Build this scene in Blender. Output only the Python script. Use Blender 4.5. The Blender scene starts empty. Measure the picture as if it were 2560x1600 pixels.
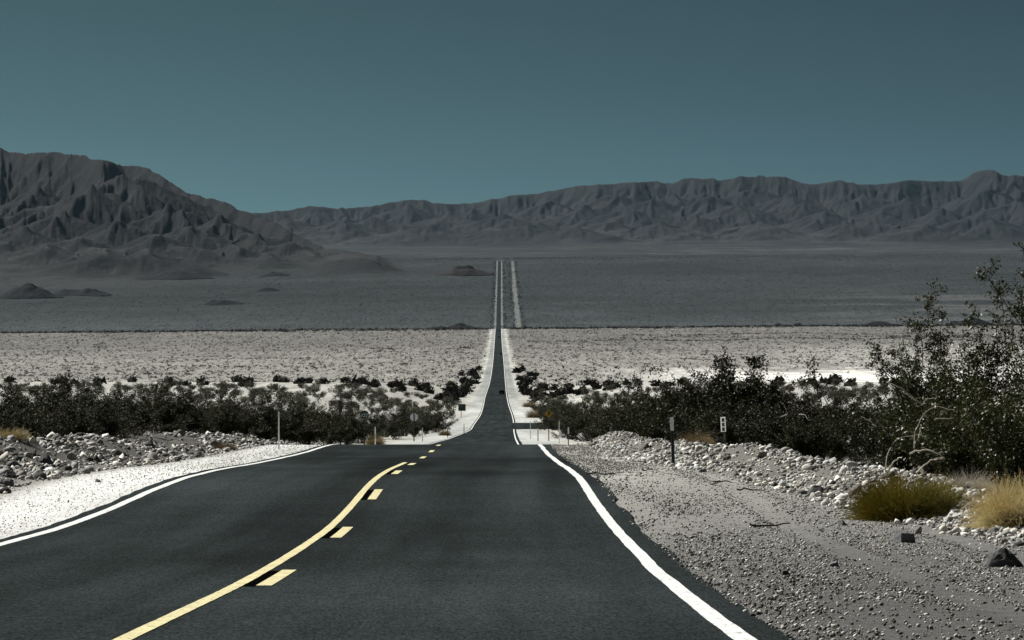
import bpy, math, random
import numpy as np
from mathutils import Vector, Matrix

# ------------------------------------------------------------------ basics
SC = bpy.context.scene
COL = bpy.data.collections.new("place")
SC.collection.children.link(COL)
F = 9313.0            # focal length in photo pixels (2560 wide)
CX, YH = 1280.0, 741.0  # picture column straight ahead, picture row of eye level
RNG = np.random.default_rng(7)
random.seed(7)
R = math.radians

def link(o, parent=None):
    COL.objects.link(o)
    if parent is not None:
        o.parent = parent
    return o

def tag(o, label=None, cat=None, group=None, kind=None):
    if label: o["label"] = label
    if cat: o["category"] = cat
    if group: o["group"] = group
    if kind: o["kind"] = kind
    return o

def mesh_np(name, V, faces, mat=None, smooth=False, col=None, mats=None, midx=None):
    """faces: list of integer arrays (m,k), each of one face size."""
    V = np.asarray(V, np.float32)
    if not isinstance(faces, (list, tuple)):
        faces = [faces]
    faces = [np.asarray(f, np.int32) for f in faces if len(f)]
    me = bpy.data.meshes.new(name)
    me.vertices.add(len(V)); me.vertices.foreach_set("co", V.ravel())
    loops = np.concatenate([f.ravel() for f in faces])
    sizes = np.concatenate([np.full(len(f), f.shape[1], np.int32) for f in faces])
    starts = np.concatenate([[0], np.cumsum(sizes)[:-1]]).astype(np.int32)
    me.loops.add(len(loops)); me.loops.foreach_set("vertex_index", loops)
    me.polygons.add(len(sizes))
    me.polygons.foreach_set("loop_start", starts)
    if smooth:
        me.polygons.foreach_set("use_smooth", np.ones(len(sizes), bool))
    for m in (mats or ([mat] if mat else [])):
        me.materials.append(m)
    if midx is not None:
        me.polygons.foreach_set("material_index", np.asarray(midx, np.int32))
    if col is not None:
        a = me.color_attributes.new("Col", "FLOAT_COLOR", "POINT")
        c = np.ones((len(V), 4), np.float32); c[:, :3] = col
        a.data.foreach_set("color", c.ravel())
    me.update(calc_edges=True)
    me.validate()
    return me

def mobj(name, me, parent=None, loc=(0, 0, 0)):
    o = bpy.data.objects.new(name, me)
    o.location = loc
    return link(o, parent)

def empty(name, label, cat, loc, rz=0.0, group=None):
    o = bpy.data.objects.new(name, None)
    o.empty_display_size = 0.2
    o.location = loc; o.rotation_euler = (0, 0, rz)
    link(o)
    return tag(o, label, cat, group)

def copy_tree(o, parent=None):
    c = o.copy(); link(c)
    if parent is not None:
        c.parent = parent
    for ch in o.children:
        copy_tree(ch, c)
    return c

# ------------------------------------------------------------------ noise
def _h(ix, iy, s):
    n = (ix.astype(np.int64) * 374761393 + iy.astype(np.int64) * 668265263 + s * 974711) & 0xFFFFFFFF
    n = ((n ^ (n >> 13)) * 1274126177) & 0xFFFFFFFF
    n = n ^ (n >> 16)
    return (n & 0xFFFFFF) / float(0xFFFFFF)

def vnoise(x, y, s=0):
    xi, yi = np.floor(x), np.floor(y)
    fx, fy = x - xi, y - yi
    fx = fx * fx * fx * (fx * (fx * 6 - 15) + 10); fy = fy * fy * fy * (fy * (fy * 6 - 15) + 10)
    a, b = _h(xi, yi, s), _h(xi + 1, yi, s)
    c, d = _h(xi, yi + 1, s), _h(xi + 1, yi + 1, s)
    return (a + (b - a) * fx) * (1 - fy) + (c + (d - c) * fx) * fy

def fbm(x, y, oct=4, s=0):
    v, a, t = 0, .5, 0
    for k in range(oct):
        v = v + a * vnoise(x, y, s + k * 17); t += a
        x, y = x * 2.03 + 11.3, y * 2.03 - 5.7; a *= .5
    return v / t

def sstep(a, b, x):
    t = np.clip((x - a) / (b - a), 0, 1)
    return t * t * (3 - 2 * t)

def hermite(xs, ys):
    xs, ys = np.array(xs, float), np.array(ys, float)
    m = np.zeros_like(ys)
    s = np.diff(ys) / np.diff(xs)
    h = np.diff(xs)
    w1, w2 = 2 * h[1:] + h[:-1], h[1:] + 2 * h[:-1]
    with np.errstate(divide="ignore", invalid="ignore"):
        m[1:-1] = np.where(s[:-1] * s[1:] > 0, (w1 + w2) / (w1 / s[:-1] + w2 / s[1:]), 0)
    m[0], m[-1] = s[0], s[-1]
    def f(x):
        x = np.asarray(x, float)
        i = np.clip(np.searchsorted(xs, x) - 1, 0, len(xs) - 2)
        hh = xs[i + 1] - xs[i]; t = (np.clip(x, xs[0], xs[-1]) - xs[i]) / hh
        t2, t3 = t * t, t * t * t
        return ((2 * t3 - 3 * t2 + 1) * ys[i] + (t3 - 2 * t2 + t) * hh * m[i]
                + (-2 * t3 + 3 * t2) * ys[i + 1] + (t3 - t2) * hh * m[i + 1])
    return f

# ------------------------------------------------------------------ the lie of the land
# drop of the road below eye level, against distance
_drop = hermite(
    [-40, 0, 10, 22.5, 26, 31.5, 38.6, 44, 48.3, 52.8, 57.2, 62, 66.8, 74.2, 89.3, 110, 128.5, 150, 180, 215, 250,
     300, 350, 400, 450, 500, 560, 600, 633, 650, 690, 732, 816, 981, 1073, 1211, 1471, 1666, 2041, 2366, 2940, 3400,
     4000, 4400, 4800, 5400, 6000, 7000, 8000, 9000, 9800, 10300, 11000, 13000, 16000, 20000, 27000],
    [-.3, 1.09, 1.53, 2.057, 2.21, 2.446, 2.706, 2.878, 3.0, 3.09, 3.155, 3.206, 3.29, 3.487, 3.99, 4.62, 5.12, 6.05,
     7.35, 8.75, 10.0, 11.9, 13.6, 15.3, 16.9, 18.5, 20.4, 21.6, 22.5, 22.75, 23.5, 24.4, 26.3, 29.6, 31.2, 32.9, 36.5,
     39, 41.9, 42.8, 43.7, 43.3, 41, 38.7, 43, 51, 52, 20, -16, -57, -93, -103, -112, -140, -190, -262, -380])
_xc = hermite([-40, 0, 22, 44, 62, 89, 128, 281, 500, 700, 816, 1073, 1211, 1666, 2366, 3286, 4400, 6000, 9800, 30000],
              [-1.9, -2.1, -2.2, -2.24, -2.33, -2.46, -2.62, -3.05, -3.25, -3.3, -3.5, -4.6, -5.2, -6.5, -8.7, -12.2,
               -16.2, -21.7, -33, -90])
def road_z(d): return -_drop(d)
def road_x(d): return _xc(d)

_bank = hermite([-40, 0, 22, 45, 60, 79, 100, 124, 200, 300, 30000], [11, 10.4, 9.6, 8.4, 7.3, 6.2, 5.7, 5.5, 6, 7, 7])
_rise = hermite([-40, 130, 200, 300, 400, 600, 800, 1000, 1200, 1330, 1600, 30000],
                [0, 0, .35, .95, 1.7, 3.4, 4.4, 4.8, 4.8, 3.6, 0, 0])

def ground(X, d):
    X = np.asarray(X, float); d = np.asarray(d, float)
    t = X - road_x(d)
    z = road_z(d)
    near = 1 - sstep(140, 230, d)
    tb = _bank(d)
    n1 = fbm(X * .9, d * .55, 3, 3) - .5
    n2 = fbm(X * .25 + 9, d * .12, 3, 5) - .5
    # right: flat gravel, then a low bank of rock, then the desert floor
    rb = (.27 + .55 * n2) * np.exp(-((t - tb - .95) / .72) ** 2) + .16 * n1 * sstep(tb - .4, tb + .5, t) \
        + .12 * sstep(tb + .3, tb + 1.8, t)
    rut = sum(np.exp(-((t - c_ - .01 * d) / .16) ** 2) for c_ in (5.5, 7.2)) * (1 - sstep(60, 85, d)) * (t < tb - .3)
    rb = rb - .035 * rut - .012 * np.clip(t - 4, 0, 5) + .03 * n1 * sstep(4.3, 5.5, t)
    # left: narrow pale shoulder, a broad strip of thrown-up rock, desert floor
    lt = -t
    lb = (.32 + .4 * n2) * np.exp(-((lt - 8.6) / 1.5) ** 2) + .30 * n1 * sstep(5.8, 6.6, lt) * (1 - .5 * sstep(12, 16, lt)) \
        + .15 * sstep(7, 9, lt) - .012 * np.clip(lt - 4, 0, 2)
    z = z + np.where(t > 0, rb, lb) * near
    a = np.abs(t)
    z = z + _rise(d) * sstep(8.5, 45, a)
    far = sstep(1500, 2600, d)
    z = z + far * np.clip(.008 * t, -14, 16)
    amp = .35 * sstep(150, 500, d) + 1.0 * sstep(900, 2500, d) * sstep(15, 120, a) + 5 * sstep(5000, 9000, d) * sstep(60, 500, a)
    z = z + amp * 2 * (fbm(X / 90, d / 160, 3, 21) - .5) * sstep(8, 30, a)
    # the fan beyond the road's end swells gently
    z = z + 26 * sstep(10500, 13500, d) * (fbm(X / 900 + 3, d / 1500, 3, 31) - .5) * sstep(40, 400, a)
    return z

def gz(X, d): return float(ground(np.array([X]), np.array([d]))[0])

_dd = np.concatenate([np.arange(15, 130, .25), np.arange(130, 1500, 2), np.arange(1500, 12000, 10)])
def hit(px, py, dmin=15):
    """the first point of the ground seen at a photo pixel"""
    dd = _dd[_dd >= dmin]
    X = (px - CX) / F * dd
    zr = -(py - YH) / F * dd
    g = ground(X, dd)
    k = np.argmax(g >= zr)
    return float(X[k]), float(dd[k]), float(g[k])

# ------------------------------------------------------------------ materials
def mat_new(name):
    m = bpy.data.materials.new(name); m.use_nodes = True
    nt = m.node_tree; nt.nodes.clear()
    out = nt.nodes.new("ShaderNodeOutputMaterial")
    b = nt.nodes.new("ShaderNodeBsdfPrincipled")
    nt.links.new(b.outputs[0], out.inputs[0])
    return m, nt, b, out

def N(nt, t, **kw):
    n = nt.nodes.new("ShaderNode" + t)
    for k, v in kw.items():
        setattr(n, k, v)
    return n

def noise(nt, vec, scale, detail=4, rough=.6, stretch=None):
    n = N(nt, "TexNoise"); n.inputs["Scale"].default_value = scale
    n.inputs["Detail"].default_value = detail; n.inputs["Roughness"].default_value = rough
    if stretch:
        mp = N(nt, "Mapping"); mp.inputs["Scale"].default_value = stretch
        nt.links.new(vec, mp.inputs[0]); vec = mp.outputs[0]
    nt.links.new(vec, n.inputs["Vector"])
    return n.outputs["Fac"]

def maprange(nt, v, a, b, c, d):
    m = N(nt, "MapRange"); m.inputs[1].default_value = a; m.inputs[2].default_value = b
    m.inputs[3].default_value = c; m.inputs[4].default_value = d
    nt.links.new(v, m.inputs[0]); return m.outputs[0]

def mulcol(nt, col, fac):
    m = N(nt, "VectorMath", operation="SCALE")
    if isinstance(col, tuple): m.inputs[0].default_value = col
    else: nt.links.new(col, m.inputs[0])
    nt.links.new(fac, m.inputs["Scale"]); return m.outputs[0]

def math2(nt, op, a, b):
    m = N(nt, "Math", operation=op)
    for i, v in enumerate((a, b)):
        if isinstance(v, (int, float)): m.inputs[i].default_value = v
        else: nt.links.new(v, m.inputs[i])
    return m.outputs[0]

def mixc(nt, fac, a, b):
    m = N(nt, "Mix", data_type="RGBA")
    nt.links.new(fac, m.inputs[0])
    for i, v in ((6, a), (7, b)):
        if isinstance(v, tuple): m.inputs[i].default_value = (*v, 1)
        else: nt.links.new(v, m.inputs[i])
    return m.outputs[2]

def bump(nt, b, h, strength, dist):
    n = N(nt, "Bump"); n.inputs["Strength"].default_value = strength; n.inputs["Distance"].default_value = dist
    nt.links.new(h, n.inputs["Height"]); nt.links.new(n.outputs[0], b.inputs["Normal"])

def simple(name, col, rough=.7, var=.25, scale=6, spec=.3, metal=0):
    m, nt, b, _ = mat_new(name)
    tc = N(nt, "TexCoord")
    f = maprange(nt, noise(nt, tc.outputs["Object"], scale), .25, .75, 1 - var, 1 + var)
    nt.links.new(mulcol(nt, tuple(col), f), b.inputs["Base Color"])
    b.inputs["Roughness"].default_value = rough
    b.inputs["Specular IOR Level"].default_value = spec
    b.inputs["Metallic"].default_value = metal
    return m

def m_ground():
    m, nt, b, _ = mat_new("desert ground")
    g = N(nt, "NewGeometry"); p = g.outputs["Position"]
    vc = N(nt, "VertexColor", layer_name="Col")
    fine = noise(nt, p, 26, 5, .75)
    mid = noise(nt, p, 2.2, 4, .65)
    big = noise(nt, p, .05, 5, .65)
    huge = noise(nt, p, .012, 6, .7, (1, .35, 1))
    f = math2(nt, "MULTIPLY", maprange(nt, fine, .3, .7, .6, 1.35), maprange(nt, mid, .3, .7, .82, 1.16))
    f = math2(nt, "MULTIPLY", f, maprange(nt, big, .3, .7, .88, 1.12))
    speck = noise(nt, p, .16, 3, .75, (1, .045, 1))
    f = math2(nt, "MULTIPLY", f, maprange(nt, speck, .32, .68, .72, 1.28))
    f = math2(nt, "MULTIPLY", f, maprange(nt, huge, .3, .7, .85, 1.15))
    nt.links.new(mulcol(nt, vc.outputs[0], f), b.inputs["Base Color"])
    b.inputs["Roughness"].default_value = 1; b.inputs["Specular IOR Level"].default_value = .05
    h = math2(nt, "ADD", fine, math2(nt, "MULTIPLY", noise(nt, p, 70, 3, .7), .5))
    bump(nt, b, h, .9, .03)
    return m

def m_stone(name="pale desert stone", use_attr=True, col=(.5, .48, .45)):
    m, nt, b, _ = mat_new(name)
    g = N(nt, "NewGeometry"); p = g.outputs["Position"]
    if use_attr:
        src = N(nt, "VertexColor", layer_name="Col").outputs[0]
    else:
        oi = N(nt, "ObjectInfo")
        r = maprange(nt, oi.outputs["Random"], 0, 1, .28, 1.15)
        src = mulcol(nt, tuple(col), r)
    f = maprange(nt, noise(nt, p, 22, 5, .7), .3, .7, .72, 1.22)
    nt.links.new(mulcol(nt, src, f), b.inputs["Base Color"])
    b.inputs["Roughness"].default_value = .95; b.inputs["Specular IOR Level"].default_value = .15
    bump(nt, b, noise(nt, p, 40, 4, .7), .5, .015)
    return m

def m_asphalt():
    m, nt, b, _ = mat_new("asphalt")
    g = N(nt, "NewGeometry"); p = g.outputs["Position"]
    grit = noise(nt, p, 46, 3, .8, (1, .16, 1))
    grit2 = noise(nt, p, 16, 3, .7, (1, .2, 1))
    streak = noise(nt, p, .9, 3, .55, (1, .025, 1))
    shade_patch = noise(nt, p, .12, 4, .6, (1, .5, 1))  # broad dark areas: shading of the road's undulations put into the asphalt colour
    f = math2(nt, "MULTIPLY", maprange(nt, grit, .34, .68, .45, 1.6), maprange(nt, grit2, .3, .7, .82, 1.18))
    f = math2(nt, "MULTIPLY", f, maprange(nt, streak, .32, .68, .72, 1.3))
    f = math2(nt, "MULTIPLY", f, maprange(nt, shade_patch, .3, .7, .6, 1.35))
    nt.links.new(mulcol(nt, (.0255, .0310, .0318), f), b.inputs["Base Color"])
    b.inputs["Roughness"].default_value = .95; b.inputs["Specular IOR Level"].default_value = 0
    bump(nt, b, grit, .6, .006)
    return m

def m_paint(name, col, wear=.35):
    m, nt, b, _ = mat_new(name)
    g = N(nt, "NewGeometry"); p = g.outputs["Position"]
    a = maprange(nt, noise(nt, p, 22, 5, .85, (1, .3, 1)), .52, .66, 0, wear)
    c = mixc(nt, a, tuple(col), (.05, .055, .055))
    f = maprange(nt, noise(nt, p, 3, 3, .6), .3, .7, .88, 1.08)
    nt.links.new(mulcol(nt, c, f), b.inputs["Base Color"])
    b.inputs["Roughness"].default_value = .9; b.inputs["Specular IOR Level"].default_value = 0
    return m

def m_leaf(name, col, col2, rough=.38, spec=.5, trans=.12):
    m, nt, b, out = mat_new(name)
    oi = N(nt, "ObjectInfo"); tc = N(nt, "TexCoord")
    n = noise(nt, tc.outputs["Object"], 2.5, 3, .6)
    c = mixc(nt, maprange(nt, n, .35, .65, 0, 1), tuple(col), tuple(col2))
    c = mulcol(nt, c, maprange(nt, oi.outputs["Random"], 0, 1, .75, 1.3))
    nt.links.new(c, b.inputs["Base Color"])
    b.inputs["Roughness"].default_value = rough; b.inputs["Specular IOR Level"].default_value = spec
    t = N(nt, "BsdfTranslucent"); nt.links.new(c, t.inputs[0])
    mx = N(nt, "MixShader"); mx.inputs[0].default_value = trans
    nt.links.new(b.outputs[0], mx.inputs[1]); nt.links.new(t.outputs[0], mx.inputs[2])
    nt.links.new(mx.outputs[0], out.inputs[0])
    return m

def m_vcol(name, rough=.95, spec=.1, scale=.02, var=.3, bscale=None, bstr=.5, bdist=1.0, detail=6):
    m, nt, b, _ = mat_new(name)
    g = N(nt, "NewGeometry"); p = g.outputs["Position"]
    vc = N(nt, "VertexColor", layer_name="Col")
    f = maprange(nt, noise(nt, p, scale, detail, .7), .3, .7, 1 - var, 1 + var)
    nt.links.new(mulcol(nt, vc.outputs[0], f), b.inputs["Base Color"])
    b.inputs["Roughness"].default_value = rough; b.inputs["Specular IOR Level"].default_value = spec
    if bscale:
        bump(nt, b, noise(nt, p, bscale, 8, .7), bstr, bdist)
    return m

M = dict(
    ground=m_ground(), asphalt=m_asphalt(), stone=m_stone(), rock=m_stone("loose rock", False, (.52, .50, .465)),
    darkrock=m_stone("dark rock", False, (.15, .155, .155)),
    white=m_paint("white road paint", (.74, .76, .74), .75), yellow=m_paint("yellow road paint", (.66, .60, .36), .75),
    black=m_paint("black contrast paint", (.002, .002, .002), .05),
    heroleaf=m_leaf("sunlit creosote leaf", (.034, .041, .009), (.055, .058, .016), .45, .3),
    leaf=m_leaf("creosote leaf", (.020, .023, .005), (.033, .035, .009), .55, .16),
    midleaf=m_leaf("shrub leaf", (.040, .045, .022), (.062, .062, .034), .6, .25, .1),
    twig=simple("dark twig", (.050, .042, .032), .85, .3, 9),
    palewood=simple("bleached wood", (.55, .50, .42), .8, .25, 9),
    olive=m_leaf("olive twig", (.36, .285, .05), (.235, .22, .042), .7, .2, .4),
    straw=m_leaf("straw blade", (.80, .73, .48), (.66, .54, .31), .7, .2, .45),
    tan=m_leaf("tan dry brush", (.36, .28, .15), (.27, .21, .11), .8, .2, .2),
    mountain=m_vcol("mountain rock", scale=.012, var=.28, bscale=.02, bstr=.8, bdist=14),
    hill=m_vcol("dark hill rock", scale=.03, var=.3, bscale=.04, bstr=.8, bdist=6),
    scrub=m_vcol("far scrub", scale=.2, var=.3),
    steel=simple("dark steel post", (.045, .06, .066), .5, .3, 12, .4, .3),
    greypanel=simple("grey reflector sheet", (.72, .76, .74), .55, .1, 8),
    whitepost=simple("white plastic post", (.78, .78, .74), .6, .12, 10),
    wood=simple("weathered post wood", (.045, .037, .03), .9, .35, 9),
    signgrey=simple("bare aluminium sign back", (.62, .66, .70), .5, .12, 5),
    signyellow=simple("amber sign face", (.30, .17, .012), .55, .12, 6),
    signgreen=simple("dark green sign face", (.012, .03, .028), .5, .15, 6),
    signtext=simple("sign lettering", (.65, .7, .68), .5, .1, 6),
    signblack=simple("black sign ink", (.012, .012, .012), .5, .1, 6),
    carpaint=simple("dark car paint", (.012, .013, .015), .25, .1, 2, .6),
    silver=simple("silver car paint", (.30, .31, .32), .3, .1, 2, .6),
    glass=simple("dark car glass", (.008, .010, .012), .08, .1, 2, .8),
    tyre=simple("tyre rubber", (.012, .012, .012), .85, .2, 12),
    rim=simple("wheel rim", (.35, .35, .36), .35, .1, 8, .5, .8),
    redlamp=simple("red lamp lens", (.22, .01, .01), .25, .1, 8, .6),
    hut=simple("dark hut boards", (.035, .04, .05), .85, .3, 3),
    hutroof=simple("pale sheet roof", (.62, .62, .60), .6, .15, 3),
    stick=simple("dead stick", (.05, .04, .032), .9, .3, 14),
)

# ------------------------------------------------------------------ ground sheet
def rows():
    r = [np.arange(-30, 18, 2.0), np.arange(18, 135, .5), np.arange(135, 700, 3.0)]
    d = 700.0; l = []
    while d < 27000:
        l.append(d); d *= 1.0085
    return np.concatenate(r + [np.array(l)])
ROWS = rows()
ROWS = np.unique(np.concatenate([ROWS, [5490.0, 9800.0]]))
T_L, T_R = -3.95, 4.08
cols = list(np.arange(-14, T_L - .1, .25)) + [T_L - .02, -2, 0, 2, T_R + .02] + list(np.arange(4.35, 16, .25))
a = 16.5; g = []
while a < 6000:
    g.append(a); a *= 1.075
g = np.array(g)
TC = np.unique(np.concatenate([-g + 2.2, cols, g]))
D2, T2 = np.meshgrid(ROWS, TC, indexing="ij")
X2 = T2 + road_x(D2)
Z2 = ground(X2, D2)
onroad = (T2 > T_L - .05) & (T2 < T_R + .05)
ZR2 = road_z(D2)
Z2 = np.where(onroad, ZR2 - .035 - D2 * 1e-5, Z2)
lip = (~onroad) & (np.abs(T2) < 5) & (D2 < 9900)
Z2 = np.where(lip, np.minimum(Z2, ZR2 - .02), Z2)

def ground_colour(X, d, t):
    n = fbm(X * .12, d * .05, 4, 41)
    c = np.zeros(X.shape + (3,))
    def lay(mask, col):
        m = np.clip(mask, 0, 1)[..., None]
        c[:] = c * (1 - m) + np.array(col) * m
    lay(np.ones_like(X), (.47, .455, .42))                                # sand among the bushes
    lay(sstep(40, 260, d) * (t < 0) * 1.0, (.42, .412, .38))
    lay(sstep(150, 400, d) * (t >= 0) * 1.0, (.45, .44, .41))
    lay((1 - sstep(150, 260, d)) * (t > 4) * 1.0, (.44, .43, .40))        # gravel and soil on the right
    lay((1 - sstep(28, 82, d)) * (t > 4) * (t < 10), (.15, .148, .144))   # darker road-edge gravel nearby
    tb = _bank(d)
    lay((1 - sstep(150, 260, d)) * sstep(tb - .6, tb + .2, t), (.19, .182, .165))
    lay((1 - sstep(170, 300, d)) * sstep(5.7, 6.6, -t), (.17, .163, .15)) # rocky soil on the left
    lay((t < -3.5) * (1 - sstep(5.5, 6.0, -t)) * 1.0, (.80, .80, .78))     # pale graded shoulder, left
    sh = sstep(180, 320, d) * (1 - sstep(6.6, 8.4, np.abs(t))) * (d < 4600)
    lay(sh, (.48, .49, .47))
    lay(sstep(900, 1500, d) * (1 - sstep(6.4, 8.0, np.abs(t))) * (d < 4600), (.29, .30, .29))
    off = sstep(8, 14, np.abs(t))
    lay(sstep(1350, 2000, d + 500 * (n - .5)) * off, (.255, .247, .230))          # the open plain
    lay(sstep(2300, 3600, d + 300 * (n - .5)) * off, (.165, .159, .150))
    # dry pan on the right
    pan = sstep(40, 130, t) * sstep(1300, 1450, d) * (1 - sstep(1900, 2250, d + 500 * (n - .5)))
    lay(pan, (.78, .77, .73))
    lay(sstep(120, 340, t) * sstep(2050, 2200, d) * (1 - sstep(2300, 3600, d)) * .55, (.55, .54, .51))
    fan = sstep(4400, 4520, d + 60 * (n - .5))
    n2 = fbm(X / 420, d / 240, 5, 55)
    fc = np.array((.0355, .0405, .0430)) * (.58 + .76 * n2[..., None]) * (1 + .65 * (1 - sstep(5900, 7300, d)))[..., None]
    c[:] = c * (1 - fan[..., None]) + fc * fan[..., None]
    # paler wash at the right edge of the fan
    lay(fan * sstep(380, 900, t) * (1 - sstep(6500, 8200, d)) * sstep(.38, .6, fbm(X / 300, d / 120, 4, 61)), (.105, .108, .107))
    lay(fan * sstep(9500, 11000, d) * sstep(.56, .70, fbm(X / 500, d / 260, 4, 65)) * .6, (.085, .085, .084))
    # verge of the far road and the dirt track beside it
    lay(sstep(4400, 4500, d) * (np.abs(t) < 7.6) * (d < 9830), (.15, .16, .157))
    lay((d > 5300) * (np.abs(t - 33.5 - 2.0 * (fbm(d / 150, d * 0, 2, 71) - .5)) < 4.6 - .00025 * (d - 5500)) * (d < 9800), (.14, .147, .144))
    return c
C2 = ground_colour(X2, D2, T2)
nr, nc = D2.shape
V = np.stack([X2, D2, Z2], -1).reshape(-1, 3)
idx = np.arange(nr * nc).reshape(nr, nc)
Q = np.stack([idx[:-1, :-1], idx[:-1, 1:], idx[1:, 1:], idx[1:, :-1]], -1).reshape(-1, 4)
tag(mobj("ground", mesh_np("ground", V, Q, M["ground"], True, C2.reshape(-1, 3))),
    "pale sandy desert floor stretching from the road to the mountains", "ground", kind="structure")

# ------------------------------------------------------------------ road and its markings
def strip(name, d, tl, tr, lift, mat, extra=()):
    d = np.asarray(d, float)
    tl = np.broadcast_to(tl, d.shape); tr = np.broadcast_to(tr, d.shape)
    ts = [tl] + [np.broadcast_to(e, d.shape) for e in extra] + [tr]
    k = len(ts)
    zz = road_z(d) + lift + d * 6e-6
    P = np.stack([np.stack([road_x(d) + t, d, zz], -1) for t in ts], 1)
    i = np.arange(len(d) * k).reshape(len(d), k)
    q = np.stack([i[:-1, :-1], i[:-1, 1:], i[1:, 1:], i[1:, :-1]], -1).reshape(-1, 4)
    return P.reshape(-1, 3), q

RD = ROWS[(ROWS >= -30) & (ROWS <= 9800)]
RDn = np.unique(np.concatenate([RD, np.arange(16, 135, .25)]))
jl = -3.86 + .10 * (fbm(RDn * .9, RDn * 0 + 3, 4, 81) - .5) * (RDn < 600)
jr = 3.92 + .26 * (fbm(RDn * .3, RDn * 0 + 7, 4, 83) - .5) * (RDn < 600)
zfix = np.interp(RDn, ROWS, road_z(ROWS))
V, q = strip("road", RDn, jl, jr, 0, None, (-3.2, -1.6, 0, 1.6, 3.2))
road = tag(mobj("road", mesh_np("road", V, q, M["asphalt"], True)),
           "dark two-lane asphalt road running straight across the desert", "road", kind="structure")

def wid(d): return .070 + np.clip(d - 300, 0, 4000) * 4.5e-5
dl = RDn[RDn < 5000]
for nm, tc in (("right_edge_line", 3.58), ("left_edge_line", -3.60)):
    w = wid(dl) * (1 + .16 * (fbm(dl * 3, dl * 0 + tc, 3, 91) - .5))
    sh = .05 * (fbm(dl * .35, dl * 0 + tc, 3, 92) - .5)
    V, q = strip(nm, dl, tc - w + sh, tc + w + sh, .005, None)
    tag(mobj(nm, mesh_np(nm, V, q, M["white"])), "solid white edge line painted on the road, " + ("nearer the wide gravel" if tc > 0 else "beside the white shoulder"), "road marking", kind="structure")
ds = RDn[RDn < 90]
ws = .056 * (1 + .2 * (fbm(ds * 3, ds * 0, 3, 94) - .5))
V, q = strip("yellow_line", ds, -.11 - ws, -.11 + ws, .005, None)
tag(mobj("yellow_centre_line", mesh_np("yellow_centre_line", V, q, M["yellow"])), "solid yellow centre line along the near road", "road marking", kind="structure")
VY, QY, VB, QB, ny, nb = [], [], [], [], 0, 0
k = 0; d0 = 18.0 - 13.2
while d0 < 140:
    dd = np.linspace(d0, d0 + 3.75, 9)
    v, q = strip("", dd, .056, .19, .005, None); VY.append(v); QY.append(q + ny); ny += len(v)
    if d0 < 80:
        dd = np.linspace(d0 - .15, d0 + 3.5, 9)
        v, q = strip("", dd, -.045, .060, .0045, None); VB.append(v); QB.append(q + nb); nb += len(v)
    d0 += 13.3
tag(mobj("yellow_dashed_line", mesh_np("yellow_dashed_line", np.concatenate(VY), np.concatenate(QY), M["yellow"])), "row of yellow dashes beside the solid centre line", "road marking", kind="structure")
tag(mobj("black_contrast_line", mesh_np("black_contrast_line", np.concatenate(VB), np.concatenate(QB), M["black"])), "black contrast bars between the yellow dashes and the solid line", "road marking", kind="structure")
# side road leaving to the right over a low rise
sd = np.linspace(628, 694, 18)
cu = np.linspace(3.4, 16, 12)
SDm, CU = np.meshgrid(sd, cu, indexing="ij")
SX = CU + road_x(SDm) ; SZ = np.maximum(ground(SX, SDm), road_z(SDm)) + .03
ii = np.arange(SX.size).reshape(SX.shape)
q = np.stack([ii[:-1, :-1], ii[:-1, 1:], ii[1:, 1:], ii[1:, :-1]], -1).reshape(-1, 4)
tag(mobj("side_road", mesh_np("side_road", np.stack([SX, SDm, SZ], -1).reshape(-1, 3), q, M["asphalt"], True)),
    "dark asphalt side road joining from the right at the junction", "road", kind="structure")

# ------------------------------------------------------------------ mountains
def erode(x, y, dx, dy):
    ix, iy = np.floor(x), np.floor(y)
    fx, fy = x - ix, y - iy
    va = np.zeros_like(x); vx = np.zeros_like(x); vy = np.zeros_like(x); wt = np.zeros_like(x)
    for i in (-1, 0, 1, 2):
        for j in (-1, 0, 1, 2):
            hx = _h(ix - i, iy - j, 5) * .5; hy = _h(ix - i, iy - j, 9) * .5
            px = fx + i - hx; py = fy + j - hy
            dd = px * px + py * py
            w = np.exp(-dd * 2)
            mag = (px * dx + py * dy) * 6.2831
            va += np.cos(mag) * w; s = -np.sin(mag) * w
            vx += s * (px + dx); vy += s * (py + dy); wt += w
    return va / wt, vx / wt, vy / wt

def grad(Z, X, Y):
    """slope of a height field on a grid whose rows lie at one distance each"""
    zv = np.gradient(Z, axis=1) / np.gradient(X, axis=1)
    zd = np.gradient(Z, axis=0) / np.gradient(Y, axis=0)
    xd = np.gradient(X, axis=0) / np.gradient(Y, axis=0)
    return zv, zd - zv * xd

def blur(Z, n):
    for _ in range(n):
        P = np.pad(Z, 1, mode="edge")
        Z = (P[:-2, 1:-1] + P[2:, 1:-1] + P[1:-1, :-2] + P[1:-1, 2:] + 2 * P[1:-1, 1:-1]) / 6
    return Z

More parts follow.
